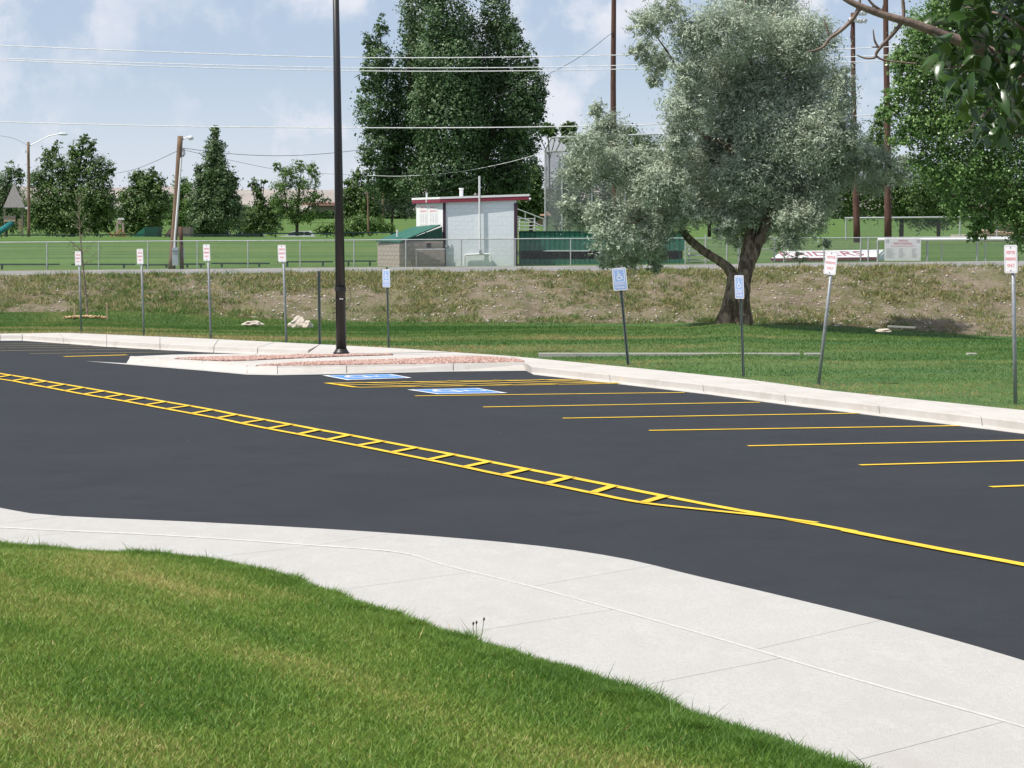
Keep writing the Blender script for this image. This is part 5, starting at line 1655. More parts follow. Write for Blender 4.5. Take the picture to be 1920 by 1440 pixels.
for px, py, w_, h_ in ((799, 437.5, 0.11, 0.11), (813, 437, 0.26, 0.07)):
    c = at(px, py, rF[1] + 0.07 - 0.02 * 0)
    mb = MB(); mb.box((c[0], rF[1] + 0.08, c[2]), (w_, 0.03, h_)); mb.build('small_sign', M['sign_white'], shed)
c = at(745, 434, BY + 0.1)
mb = MB(); mb.tube([c - np.array([0, 0, 0.25]), c + np.array([0, 0, 0.08])], 0.045, 8); mb.build('vent_pipe', M['wall_white'], shed)
# near-black panel painted as a shaded gap, low wall and pale pipe frame
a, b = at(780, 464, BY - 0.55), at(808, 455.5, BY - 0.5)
mb = MB(); mb.box(((a[0] + b[0]) / 2, rF[1] - 0.16, (a[2] + b[2]) / 2), (b[0] - a[0], 0.02, b[2] - a[2])); mb.build('shade_panel', M['shade_dark'], shed)
lw = empty('block_wall', at(780, 503, BY - 1.7), 'low stained block wall in front of the green roofed shed', 'wall')
p0, p1 = at(782, 500, BY - 1.6)[:2], at(834, 500, BY - 1.5)[:2]
zt3 = bz(467.5)
mb = MB(); q0, q1 = p0 + np.array([0.03, 0.12]), p1 + np.array([-0.03, 0.12])
mb.hexa([(q0[0], q0[1], zb2 - .3), (q1[0], q1[1], zb2 - .3), (q1[0], q1[1] + .1, zb2 - .3), (q0[0], q0[1] + .1, zb2 - .3)], [(q0[0], q0[1], zt3 - .03), (q1[0], q1[1], zt3 - .03), (q1[0], q1[1] + .1, zt3 - .03), (q0[0], q0[1] + .1, zt3 - .03)])
lcore = mb.build('core', M['block_tan'], lw)
lay(p0, p1, zb2, zt3 - 0.08, M['block_tan'], lcore, 't')
mb = MB(); yy = p0[1] - 0.06
mb.tube([(p0[0] - 0.03, yy, zb2 - 0.2), (p0[0] - 0.03, yy, zt3), (p1[0] + 0.02, yy, zt3 + 0.01)], 0.035, 8)
mb.build('pipe_frame', M['pipe'], lw)

# --- green board dugout
GY = 108.5
dug = empty('dugout', at(1130, 500, GY), 'long green boarded dugout with a dark open slot behind the silver tree', 'dugout')
x0, x1 = at(975, 470, GY)[0], at(1284, 470, GY)[0]
za, zb_, zc_, zd = at(1000, 502, GY)[2], at(1000, 486, GY)[2], at(1000, 469.5, GY)[2], at(1000, 435.5, GY)[2]
MB().box(((x0 + x1) / 2, GY + 1.4, (za + zd) / 2), (x1 - x0, 0.1, zd - za - 0.1)).build('rear_wall', M['shade_dark'], dug)  # near-black colour stands for the shade inside the dugout
MB().hexa([(x0 - .05, GY - .05, zd), (x1 + .05, GY - .05, zd), (x1 + .05, GY + 1.6, zd - 0.12), (x0 - .05, GY + 1.6, zd - 0.12)], [(x0 - .05, GY - .05, zd + .06), (x1 + .05, GY - .05, zd + .06), (x1 + .05, GY + 1.6, zd - .06), (x0 - .05, GY + 1.6, zd - .06)]).build('roof', M['green_dark'], dug)
nb = 33; bw = (x1 - x0) / nb
ub = MB().box((0, 0, 0), (bw - 0.03, 0.035, zd - zc_)).mesh('board', M['green_metal'])
lb = MB().box((0, 0, 0), (bw - 0.03, 0.035, zb_ - za)).mesh('board', M['green_metal'])
for i in range(nb):
    for me, z in ((ub, (zd + zc_) / 2 - 0.01), (lb, (za + zb_) / 2)):
        o = link('board', me, dug, True)
        o.location = (x0 + bw * (i + 0.5) - dug.location.x, GY + random.uniform(-0.006, 0.006) - dug.location.y, z - dug.location.z)
for i in range(0, nb + 1, 8):
    MB().box((x0 + bw * i, GY + 0.08, (za + zd) / 2), (0.09, 0.09, zd - za)).build('post', M['green_dark'], dug)
mb = MB(); mb.box(((x0 * 0.72 + x1 * 0.28), GY - 0.03, zc_ - 0.02), (2.2, 0.03, 0.05)); mb.build('white_batten', M['wall_white'], dug)

# --- maroon and white roofed dugout
MY = 109.0
dug2 = empty('dugout', at(1540, 497, MY), 'low white dugout with a maroon edged roof lettered in maroon', 'dugout')
fa, fb = at(1445, 487, MY), at(1642, 484.5, MY)
ra, rb_ = at(1468, 477, MY + 3.2), at(1657, 474.5, MY + 3.2)
ra[2] += 0.12; rb_[2] += 0.12
MB().hexa([fa, fb, rb_, ra], [p + np.array([0, 0, 0.05]) for p in (fa, fb, rb_, ra)]).build('roof', M['wall_white'], dug2)
MB().hexa([fa + np.array([0, -0.04, -0.06]), fb + np.array([0, -0.04, -0.06]), fb + np.array([0, -0.002, -0.06]), fa + np.array([0, -0.002, -0.06])], [fa + np.array([0, -0.04, 0.07]), fb + np.array([0, -0.04, 0.07]), fb + np.array([0, -0.002, 0.07]), fa + np.array([0, -0.002, 0.07])]).build('fascia', M['maroon'], dug2)
w0_, w1_ = at(1446, 499, MY + 0.1), at(1640, 499, MY + 0.1)
MB().hexa([w0_, w1_, w1_ + np.array([0, .1, 0]), w0_ + np.array([0, .1, 0])], [np.array([w0_[0], w0_[1], fa[2] - .06]), np.array([w1_[0], w1_[1], fb[2] - .06]), np.array([w1_[0], w1_[1] + .1, fb[2] - .06]), np.array([w0_[0], w0_[1] + .1, fa[2] - .06])]).build('front_wall', M['wall_white'], dug2)
sw0, sw1 = at(1641, 499, MY + 0.2), at(1656, 499, MY + 3.0)
MB().hexa([sw0, sw1, sw1 + np.array([.08, 0, 0]), sw0 + np.array([.08, 0, 0])], [np.array([sw0[0], sw0[1], fb[2] - .05]), np.array([sw1[0], sw1[1], rb_[2] - .05]), np.array([sw1[0] + .08, sw1[1], rb_[2] - .05]), np.array([sw0[0] + .08, sw0[1], fb[2] - .05])]).build('side_wall', M['block_blue'], dug2)
MB().box(at(1643, 491, MY), (0.09, 0.12, 0.42)).build('corner_board', M['maroon'], dug2)
c = (fa + fb + ra + rb_) / 4 + np.array([-0.35, 0, 0.062])
slope = (ra - fa); slope[0] = 0
place_text('RAIDERS', 2.6, M['faded_maroon'], dug2, c, (fb - fa), slope, False, 0.42)

# --- bleachers
def bleachers(name, label, px0, px1, ytop, ybot, Y, rows_n, grp):
    e = empty(name, at(px0, ybot, Y), label, 'bleachers', grp)
    for r in range(rows_n):
        t = r / (rows_n - 1)
        a = at(px0, ybot + (ytop - ybot) * t, Y + 0.6 * r); b = at(px1 - (px1 - px0) * 0.3 * t, ybot + (ytop - ybot) * t, Y + 0.6 * r)
        MB().box((a + b) / 2, (b[0] - a[0], 0.26, 0.05)).build('plank', M['plank'], e)
        MB().box((a + b) / 2 + np.array([0, 0.25, -0.2]), (b[0] - a[0], 0.2, 0.04)).build('foot_plank', M['plank'], e)
    mb = MB()
    for px in (px0 + 4, px1 - 14):
        a = at(px, ybot + 2, Y); b = at(px, ytop + 1, Y + 0.6 * (rows_n - 1))
        mb.tube([a, b], 0.025, 6)
        mb.tube([b, (b[0], b[1], a[2] - 0.2)], 0.025, 6)
    mb.build('support', M['pipe'], e)
    return e
bleachers('bleachers', 'small aluminium bleachers behind the leaning low limb', 1288, 1338, 462, 496, 109, 5, None)
b2 = bleachers('bleachers', 'grey bleachers with a sloping rail between the white building and the backstop', 970, 1016, 410, 436, 121, 5, None)
mb = MB()
for dy in (0, 14):
    mb.tube([at(968, 391 + dy, 118), at(1020, 411 + dy, 118)], 0.03, 6)
for px in (985, 1003, 1019):
    mb.tube([at(px, 398 + (px - 985) * 0.38, 118), at(px, 438, 118)], 0.025, 6)
mb.build('hand_rail', M['pipe'], b2)

# --- backstop
KY = 125.0
bk = empty('backstop', at(1024, 442, KY), 'tall chain link backstop with a canted top behind the silver tree', 'backstop')
def kp(px, py, dY=0): return at(px, py, KY + dY)
for px, yt in ((1022.5, 285), (1054, 284), (1110, 283), (1172, 282), (1233, 281)):
    MB().tube([kp(px, 446), kp(px, yt)], 0.055 if px < 1040 or px > 1200 else 0.035, 8).build('post', M['pipe'], bk)
mb = MB()
mb.tube([kp(1021, 284.5), kp(1233, 280)], 0.05, 8)
mb.tube([kp(1035, 258, -1.6), kp(1235, 251.5, -1.6)], 0.05, 8)
for px in (1021, 1042, 1060, 1088, 1130, 1180, 1233):
    mb.tube([kp(px, 284.5 - (px - 1021) * 0.02), kp(px + 13, 258 - (px - 1021) * 0.03, -1.6)], 0.035, 6)
mb.build('frame', M['pipe'], bk)
for xs in ((1022.5, 1054, 0.030, 0.009), (1054, 1110, 0.06, 0.008), (1110, 1172, 0.06, 0.008), (1172, 1233, 0.06, 0.008)):
    wire_fabric('wire_panel', (kp(xs[0], 442), kp(xs[1], 442), kp(xs[1], 283), kp(xs[0], 285)), xs[2], xs[3], M['wire_mesh'], bk)
wire_fabric('wire_panel', (kp(1021, 284.5), kp(1233, 280), kp(1235, 251.5, -1.6), kp(1035, 258, -1.6)), 0.06, 0.009, M['wire_mesh'], bk)
# --- batting cage frame
cg = empty('batting_cage', at(1585, 446, 122), 'white pipe frame with netting beyond the ball field fence', 'cage')
cy_ = 122.0
mb = MB(); mb.tube([at(1584, 409, cy_), at(1885, 406.5, cy_)], 0.05, 8)
mb.build('top_rail', M['pipe'], cg)
for px in (1586, 1660, 1800, 1869):
    MB().tube([at(px, 450, cy_), at(px, 408.5, cy_)], 0.045, 8).build('post', M['pipe'], cg)
wire_fabric('netting', (at(1586, 448, cy_), at(1869, 448, cy_), at(1869, 409, cy_), at(1586, 409, cy_)), 0.11, 0.006, M['wire_mesh'], cg)

# --- beige building at the right
hb = empty('shed_building', at(1850, 455, 150), 'low beige building with a dark gable edge partly hidden by the cottonwood', 'building')
b0, b1 = at(1815, 470, 150), at(1960, 470, 150)
z0, z1 = b0[2], at(1850, 440, 150)[2]
mb = MB(); mb.hexa([(b0[0], 150, z0), (b1[0], 150, z0), (b1[0], 156, z0), (b0[0], 156, z0)], [(b0[0], 150, z1), (b1[0], 150, z1), (b1[0], 156, z1), (b0[0], 156, z1)])
mb.build('wall', M['beige'], hb)
ap = at(1858, 431, 150); rr_ = at(1905, 438, 150)
mb = MB(); mb.hexa([at(1808, 441, 149.7), at(1965, 441, 149.7), at(1965, 441, 156.5), at(1808, 441, 156.5)], [at(1845, 432, 149.7), at(1900, 437.5, 149.7), at(1900, 436, 156.5), at(1845, 430, 156.5)])
mb.build('roof', M['tan_roof'], hb)
h2 = empty('house', at(1875, 440, 175), 'pale stucco house wall glimpsed under the cottonwood branches', 'building')
mb = MB(); mb.box(at(1885, 431, 175) + np.array([0, 2, 0]), (50 * 175 / F, 4, 20 * 175 / F)); mb.build('wall', M['beige'], h2)
a = at(1885, 420.5, 175)
mb = MB(); mb.box(a + np.array([0, 2, 0]), (58 * 175 / F, 4.6, 0.12)); mb.build('roof', M['tan_roof'], h2)

h3 = empty('house', at(1008, 405, 190), 'tan roofed house between the white building and the backstop', 'building')
a = at(1010, 412, 190)
MB().box(a + np.array([0, 3, 0]), (34 * 190 / F, 6, 22 * 190 / F)).build('wall', M['brown_box'], h3)
mb = MB(); mb.hexa([at(986, 404, 189.5), at(1034, 404, 189.5), at(1034, 404, 197), at(986, 404, 197)], [at(995, 395, 192), at(1025, 395, 192), at(1025, 395, 194), at(995, 395, 194)])
mb.build('roof', M['tan_roof'], h3)
h4 = empty('house', at(620, 400, 520), 'far rust roofed building below the dry hills', 'building')
MB().box(at(620, 389, 520) + np.array([0, 4, 0]), (72 * 520 / F, 8, 16 * 520 / F)).build('wall', M['wood_grey'], h4)
mb = MB(); mb.hexa([at(560, 385, 519), at(658, 385, 519), at(658, 385, 530), at(560, 385, 530)], [at(566, 379, 524), at(652, 379, 524), at(652, 379, 526), at(566, 379, 526)])
mb.build('roof', M['rust'], h4)

# --- wooden poles
def wood_pole(name, label, pts, wid, Y, m, grp=None):
    b = at(*pts[0], Y)
    e = empty(name, b, label, 'pole', grp)
    mb = MB(); mb.tube([at(*p, Y) for p in spline(pts, 4)], np.interp(np.linspace(0, 1, 4 * (len(pts) - 1) + 1), np.linspace(0, 1, len(wid)), wid) * Y / F / 2, 12)
    mb.build('shaft', M[m], e, smooth=True)
    return e
GP = 'tall brown field light poles'
pA = wood_pole('wooden_pole', 'tall brown pole rising left of the silver tree top', [(1155, 470), (1150, 220), (1151, 0), (1152, -120)], [13, 11, 9, 8], 113, 'pole_wood', GP)
pB = wood_pole('wooden_pole', 'brown pole carrying two rows of field lamps', [(1607, 455), (1603, 300), (1600, 150), (1599, 24)], [13, 11, 9, 8], 114, 'pole_wood', GP)
pC = wood_pole('wooden_pole', 'tall brown pole rising out of frame beside the cottonwood', [(1665, 455), (1664, 250), (1661, 60), (1660, -110)], [14, 12, 10, 9], 113, 'pole_wood', GP)
mb = MB(); mb.tube([at(1152.5 - 5, 60 + k * 2, 113 - 0.14) for k in range(0, 5)], 0.02, 6)
mb.build('bracket', M['dark_wire'], pA)
MB().tube([at(1598, 26, 114), at(1618, 27, 114)], 0.06, 6).build('cross_arm', M['dark_wire'], pB)
MB().tube([at(1590, 38.5, 114), at(1618, 41, 114)], 0.06, 6).build('cross_arm', M['dark_wire'], pB)
for px, py in ((1609, 22.5), (1615, 24), (1620, 24), (1595, 36), (1602, 36), (1608, 38), (1613, 38.5), (1620, 38)):
    c = at(px, py, 113.8)
    MB().tube([c + np.array([0.06, -0.1, -0.05]), c, c + np.array([-0.04, 0.1, 0.06])], [0.13, 0.10, 0.04], 8).build('lamp', M['lamp_glass'], pB)
mb = MB(); mb.tube([at(1598, 46, 113.8), at(1595, 58, 113.8), at(1594.5, 70, 113.8), at(1598, 80, 113.8)], 0.015, 5)
mb.build('cable', M['dark_wire'], pB)

pD = wood_pole('leaning_lamp_pole', 'leaning weathered wooden pole with a round yard lamp and white conduit', [(322, 505), (328, 420), (333, 340), (338, 255)], [14, 12, 11, 10], 106.5, 'pole_old')
Yd = 106.5
mb = MB(); mb.tube([at(327, 470, Yd - .2), at(328, 445, Yd - .2), at(335, 360, Yd - .17), at(340, 296, Yd - .15)], 0.05, 8)
mb.build('conduit', M['wall_white'], pD)
mb = MB(); mb.tube([at(338, 264, Yd), at(346, 260, Yd), at(353, 256, Yd)], 0.025, 6)
mb.build('lamp_arm', M['pipe'], pD)
c = at(357.5, 257, Yd)
mb = MB(); mb.tube([c + np.array([0, 0, 0.07]), c + np.array([0, 0, 0.02]), c + np.array([0, 0, -0.08]), c + np.array([0, 0, -0.14])], [0.05, 0.12, 0.14, 0.08], 12)
mb.build('lamp', M['lamp_glass'], pD, smooth=True)
mb = MB()
for k in range(4):
    mb.tube([at(341 + k * 1.6, 276 + k, Yd - .1), at(343 + k * 1.5, 288, Yd - .1), at(341 + k, 294, Yd - .1)], 0.012, 5)
mb.build('cable_loop', M['dark_wire'], pD)
pE = wood_pole('meter_post', 'short dark post with a pale utility cabinet beside the leaning lamp pole', [(341, 505), (339, 425)], [8, 7], 106.3, 'pole_wood')
a = at(329, 481, 106.2)
MB().box(a, (0.28, 0.2, 0.85)).build('cabinet', M['meter'], pE)
MB().box(at(329, 470.5, 106.08), (0.29, 0.02, 0.03)).build('cabinet_band', M['shade_dark'], pE)
MB().box(at(343, 476, 106.35), (0.12, 0.16, 0.5)).build('rear_box', M['meter'], pE)
pF = wood_pole('street_lamp_pole', 'wooden street lamp pole with a long arm above the ragged tree', [(54, 447), (54, 360), (53, 266)], [6, 5.5, 5], 190, 'pole_old')
mb = MB(); mb.tube([at(54, 274, 190), at(75, 264, 190), at(92, 255, 190), at(108, 251.5, 190)], 0.035, 6)
mb.build('lamp_arm', M['pipe'], pF)
c = at(118, 251.5, 190)
mb = MB(); mb.tube([c + np.array([-0.42, 0, 0.0]), c + np.array([-0.2, 0, 0.02]), c + np.array([0.15, 0, 0.0]), c + np.array([0.4, 0, -0.03])], [0.05, 0.11, 0.12, 0.05], 10)
mb.build('lamp', M['lamp_glass'], pF, smooth=True)
c = at(47, 284, 190)
mb = MB(); mb.tube([c + np.array([0, 0, 0.1]), c + np.array([0, 0, -0.1])], [0.08, 0.13], 10); mb.build('flood_lamp', M['lamp_glass'], pF)
MB().box(at(49.5, 390, 189.7), (0.2, 0.08, 0.2)).build('notice', M['sign_white'], pF)
pG = wood_pole('wooden_pole', 'thin brown pole behind the rail right of the black light pole', [(691, 442), (690, 385), (689, 328)], [4, 3.6, 3.2], 190, 'pole_old')
pH = wood_pole('wooden_pole', 'short pale pole in the green field left of the white building', [(718, 418), (718, 362)], [3.4, 3.2], 300, 'pole_old')

# --- overhead wires
def wire(label, pts, Y, r, m, group, Y2=None):
    n = len(pts)
    sp_ = spline(pts, 12)
    ys = np.linspace(Y, Y2 if Y2 else Y, len(sp_))
    return tag(MB().tube([at(p[0], p[1], yy) for p, yy in zip(sp_, ys)], r, 5).build('overhead_wire', M[m]), label, 'wire', group)
GWn = 'pale power lines over the road'
wire('topmost of the four pale wires crossing the sky', [(-200, 76), (0, 85), (320, 98), (640, 107.5), (960, 107), (1250, 101), (1560, 92.5), (1900, 76), (2200, 62)], 110, 0.024, 'pale_wire', GWn)
wire('second of the four pale wires, upper of the close pair', [(-200, 102), (0, 109.5), (320, 119.5), (640, 126.5), (960, 126.5), (1250, 120), (1560, 108), (1900, 92), (2200, 78)], 110, 0.022, 'pale_wire', GWn)
wire('third of the four pale wires, lower of the close pair', [(-200, 105), (0, 113), (320, 125), (640, 132.5), (960, 133), (1250, 127.5), (1560, 117.5), (1900, 105), (2200, 92)], 110, 0.022, 'pale_wire', GWn)
wire('lowest of the four pale wires, level with the poplar middle', [(-200, 222), (0, 228.5), (320, 236.5), (640, 239.5), (960, 238.5), (1250, 232.5), (1560, 219), (1900, 203), (2200, 190)], 110, 0.024, 'pale_wire', GWn)
GD = 'dark service wires'
wire('dark wire running from the leftmost tall brown pole down into the poplar', [(1147, 62), (1090, 105), (1020, 143), (930, 182)], 113, 0.013, 'dark_wire', GD)
wire('dark wire hanging from the leaning lamp pole down to the left', [(337, 281), (290, 303), (250, 318), (200, 328), (120, 340)], 106.5, 0.014, 'dark_wire', GD, 200)
wire('dark wire from the leaning lamp pole sagging right behind the black pole', [(338, 277), (430, 288), (520, 292), (610, 288), (720, 276)], 107, 0.013, 'dark_wire', GD, 126)
wire('thin wire falling from the leaning lamp pole to the thin brown pole', [(339, 280), (430, 300), (520, 318), (600, 325), (689, 329)], 107, 0.011, 'dark_wire', GD, 190)
wire('pale slack wire from the thin brown pole across the poplar', [(689, 329), (760, 330), (860, 322), (950, 305), (1022, 285)], 126, 0.013, 'pale_wire', GD, 124)
wire('dark wire from the poplar shade down to the white building mast', [(899, 332), (850, 350), (790, 366), (740, 374)], 107, 0.011, 'dark_wire', GD, 126)
wire('thin wire leaving the street lamp pole at the left edge', [(53, 273), (20, 258), (-40, 250)], 190, 0.012, 'dark_wire', GD)

# --- low rails in the park
def rail(px0, px1, y, Y, label, grp, hgt=0.32, th=0.07):
    a, b = at(px0, y, Y), at(px1, y - (px1 - px0) * 0.012, Y)
    e = empty('low_rail', (a + b) / 2, label, 'rail', grp)
    MB().box((a + b) / 2, (b[0] - a[0], 0.1, th)).build('beam', M['dark_rail'], e)
    for t in (0.18, 0.82):
        c = a + (b - a) * t
        MB().box(c - np.array([0, 0, hgt / 2]), (0.09, 0.09, hgt)).build('leg', M['dark_rail'], e)
GR_ = 'low dark rails just behind the chain link fence'
for px0, px1, y, lab in ((-20, 112, 496.5, 'low dark rail at the left edge behind the fence'), (134, 254, 496.5, 'low dark rail behind the sapling'), (266, 322, 497, 'short low dark rail left of the leaning pole'), (344, 384, 495.5, 'short low dark rail right of the leaning pole'),
                         (396, 506, 494.5, 'low dark rail left of the fourth visitor sign'), (520, 624, 491.5, 'low dark rail left of the black light pole'), (642, 705, 490, 'low dark rail ending at the block shed')):
    rail(px0, px1, y, 108.2, lab, GR_)
GR2_ = 'dark rails on the rise in front of the parked cars'
for px0, px1, y, lab in ((-30, 150, 442, 'dark rail on the rise before the play tower'), (152, 354, 441.5, 'dark rail on the rise before the two ramps'), (356, 488, 441, 'dark rail in front of the two dark cars'), (490, 640, 438.5, 'dark rail in front of the white car'), (641, 760, 436.8, 'dark rail in front of the bushes')):
    rail(px0, px1, y, 164, lab, GR2_, 0.35, 0.09)

# --- playground and ramps
TY = 205.0
def tp(px, py, d=0): return at(px, py, TY + d)
tw = empty('play_tower', tp(27, 446), 'wooden play tower with a pointed grey roof and a teal slide', 'playground')
ap = tp(26, 343)
e_ = [tp(6, 389, -0.9), tp(47, 389, -0.9), tp(47, 389, 0.9), tp(6, 389, 0.9)]
MB().add([*e_, ap], [(0, 1, 4), (1, 2, 4), (2, 3, 4), (3, 0, 4), (3, 2, 1, 0)]).build('roof', M['grey_shingle'], tw)
for px, d in ((9, -0.7), (42, -0.7), (42, 0.7), (9, 0.7)):
    MB().box((tp(px, 388, d) + tp(px, 450, d)) / 2, (0.13, 0.13, 3.1)).build('post', M['wood_grey'], tw)
MB().box(tp(26, 417), (1.65, 1.5, 0.12)).build('platform', M['wood_grey'], tw)
MB().box(tp(18, 410, -0.75), (1.1, 0.06, 0.55)).build('railing', M['wood_grey'], tw)
MB().box(tp(18, 414, -0.8), (1.05, 0.04, 0.16)).build('rail_board', M['stake'], tw)
mb = MB()
for k in range(9):
    mb.box(tp(37, 411 + k * 2.6, -0.75), (0.34, 0.05, 0.06))
mb.build('ladder', M['stake'], tw)
mb = MB(); mb.tube([tp(22, 419, -0.8), tp(14, 424, -1.4), tp(2, 433, -2.2), tp(-12, 440, -2.8)], [0.26, 0.27, 0.27, 0.27], 12)
mb.build('slide', M['teal'], tw, smooth=True)
ph = empty('play_house', at(227, 446, 200), 'pale pink play house front under the dark trees', 'playground')
MB().box(at(224, 416, 200), (0.4, 0.3, 0.35)).build('front_panel', M['pink'], ph)
for px in (220, 231):
    MB().box(at(px, 430, 200), (0.12, 0.3, 1.1)).build('post', M['pink'], ph)
MB().hexa([at(219, 412, 199.8), at(234, 412, 199.8), at(234, 412, 200.4), at(219, 412, 200.4)], [at(222, 408.5, 199.8), at(231, 408.5, 199.8), at(231, 408.5, 200.4), at(222, 408.5, 200.4)]).build('roof', M['wall_white'], ph)
cl = empty('climbing_frame', at(226, 446, 196), 'low orange brown climbing frame in front of the pink play house', 'playground')
mb = MB()
for (xa, ya), (xb, yb) in (((214, 446), (226, 432)), ((238, 446), (226, 432)), ((218, 442), (234, 442)), ((205, 436), (212, 442)), ((206, 446), (216, 437))):
    mb.tube([at(xa, ya, 196), at(xb, yb, 196)], 0.07, 6)
mb.build('beams', M['orange'], cl)
def ramp(px0, pxm, px1, y0, y1, Y, m, label):
    e = empty('ramp_box', at((px0 + px1) / 2, y1, Y), label, 'ramp', 'ramps in the park')
    a0, am, a1 = at(px0, y1 + 3, Y), at(pxm, y0, Y), at(px1, y0, Y)
    b1 = at(px1, y1 + 3, Y); bm_ = at(pxm, y1 + 3, Y)
    d = np.array([0, 2.0, 0])
    curve = [a0 + (am - a0) * np.array([t, 0, t ** 0.75]) for t in np.linspace(0, 1, 7)]
    mb = MB(); n = len(curve) + 2
    front = curve + [a1 * 0 + np.array([am[0], am[1], am[2]])] if False else curve
    loopf = front + [bm_]
    mb.hexa(loopf, [p + d for p in loopf]); mb.build('ramp_side', M[m], e)
    mb = MB(); mb.hexa([bm_ + np.array([0.01, -.03, 0]), b1 + np.array([0, -.03, 0]), b1 + d, bm_ + d + np.array([0.01, 0, 0])], [am + np.array([0.01, -.03, 0.02]), a1 + np.array([0, -.03, 0.02]), a1 + d + np.array([0, 0, 0.02]), am + d + np.array([0.01, 0, 0.02])])
    mb.build('ramp_back', M['green_dark'] if m == 'green_metal' else M['wood_grey'], e)
ramp(247, 271, 296, 426, 446, 176, 'green_metal', 'dark green curved ramp box in the park')
ramp(306, 320, 356, 426, 446, 178, 'brown_box', 'brown ramp box behind the leaning lamp pole')

# --- parked cars beyond the rise
def car(px, ytop, Y, L_, m, label, flip=1):
    c = at(px, ytop, Y)
    zg = c[2] - 1.62
    e = empty('parked_car', (c[0], Y, zg), label, 'car', 'cars parked beyond the rise')
    x = c[0]; hw = 0.88
    def prof(pts, y0, y1, inset=0):
        return [(x + flip * p[0] * L_ / 4.6, y0, zg + p[1]) for p in pts], [(x + flip * p[0] * L_ / 4.6, y1, zg + p[1]) for p in pts]
    body = [(-2.3, 0.35), (-2.3, 0.8), (-2.15, 0.98), (-1.2, 1.05), (1.9, 1.05), (2.25, 0.98), (2.3, 0.6), (2.25, 0.32)]
    a, b = prof(body, Y - hw, Y + hw)
    MB().hexa(a, b).build('body', M[m], e)
    cab = [(-1.35, 1.05), (-0.65, 1.52), (-0.3, 1.60), (1.5, 1.62), (1.85, 1.52), (2.1, 1.05)]
    a, b = prof(cab, Y - hw + 0.1, Y + hw - 0.1)
    cb = MB().hexa(a, b).build('cabin', M[m], e)
    for w_ in ([(-1.2, 1.08), (-0.62, 1.46), (-0.1, 1.50), (-0.1, 1.08)], [(0.02, 1.08), (0.02, 1.5), (0.9, 1.52), (0.9, 1.08)], [(1.02, 1.08), (1.02, 1.52), (1.6, 1.5), (1.9, 1.08)]):
        a, b = prof(w_, Y - hw + 0.06, Y - hw + 0.12)
        MB().hexa(a, b).build('window', M['glass'], cb)
    for wx in (-1.4, 1.4):
        cx = x + flip * wx * L_ / 4.6
        MB().tube([(cx, Y - hw - 0.02, zg + 0.33), (cx, Y - hw + 0.2, zg + 0.33)], 0.33, 16).build('wheel', M['rubber'], e)
        MB().tube([(cx, Y + hw - 0.2, zg + 0.33), (cx, Y + hw + 0.02, zg + 0.33)], 0.33, 16).build('wheel', M['rubber'], e)
car(396, 432, 282, 5.2, 'car_dark', 'dark car left of the other dark car beyond the rise')
car(461, 433, 290, 5.0, 'car_dark', 'dark car with pale window frames right of the darker one')
car(557, 433, 285, 4.6, 'car_white', 'white car under the open airy tree')

# ================================================================== NEAR TREE
NY = 9.2
nt_ = empty('leafy_tree', at(2350, 1300, NY), 'near tree with glossy dark leaves hanging in from the upper right corner', 'tree')
def npt(px, py, d=0.0): return at(px, py, NY + d)
sN = F / NY
mb = MB()
def limb(pts, w):
    sp_ = spline([np.array(p if len(p) > 2 else (p[0], p[1], 0.0), float) for p in pts], 6)
    ww = np.interp(np.linspace(0, 1, len(sp_)), np.linspace(0, 1, len(w)), w)
    mb.tube([npt(p[0], p[1], p[2]) for p in sp_], [max(0.0016, w_ / sN / 2) for w_ in ww], 10)
limb([(2360, 1500, 0.4), (2350, 900, 0.4), (2340, 300, 0.3), (2330, -200, 0.3), (2320, -600, 0.3)], [130, 110, 95, 80, 60])
limb([(2340, 330, 0.3), (2200, 240, 0.2), (2050, 170, 0.1), (1930, 128), (1830, 88), (1760, 62), (1705, 42), (1650, 26), (1600, 6), (1570, -12), (1530, -40)], [50, 42, 34, 28, 23, 19, 16, 14, 12, 9, 5])
limb([(1612, 12), (1600, 34), (1578, 56), (1556, 72), (1545, 86), (1530, 94), (1512, 97)], [9, 8, 7, 6, 5, 4, 2])
limb([(1554, 66), (1550, 52), (1544, 34)], [5, 4, 2])
limb([(1556, 70), (1566, 60), (1576, 50)], [2.5, 2, 1.2])
limb([(1693, 40), (1674, 64), (1655, 84), (1644, 98), (1640, 108), (1622, 109), (1606, 103)], [8, 7, 6.5, 6, 4.5, 3.5, 2])
limb([(1648, 90), (1640, 76), (1637, 55)], [4.5, 4, 2])
limb([(1648, 88), (1640, 88), (1634, 88)], [4, 2.5, 1.5])
limb([(1641, 104), (1655, 112), (1680, 116), (1720, 120), (1752, 128)], [4, 4, 3.5, 3, 2])
limb([(1694, 36), (1694, 14), (1690, -20)], [7, 7, 6])
limb([(1656, 22), (1636, 8), (1622, -10)], [6, 5, 4]); limb([(1640, 12), (1625, 16), (1612, 20)], [3, 2.5, 2])
limb([(1654, 18), (1657, 8), (1660, -10)], [3, 3, 2])
limb([(1612, 12), (1612, -4), (1614, -20)], [6, 5, 5])
for a_, b_, c_ in (((2000, 150), (1900, 40), (1800, 10)), ((1980, 145), (1890, 170), (1800, 190)), ((1930, 128), (1860, 200), (1810, 250)), ((2050, 170), (1960, 230), (1900, 260)), ((2100, 200), (1990, 60), (1880, -30)), ((1870, 105), (1820, 120), (1770, 130)), ((2150, 215), (2050, 300), (1960, 330))):
    limb([a_ + (0.1,), b_ + (random.uniform(-.3, .3),), c_ + (random.uniform(-.3, .3),)], [8, 5, 2])
mb.build('trunk', M['twig_bark'], nt_, smooth=True)
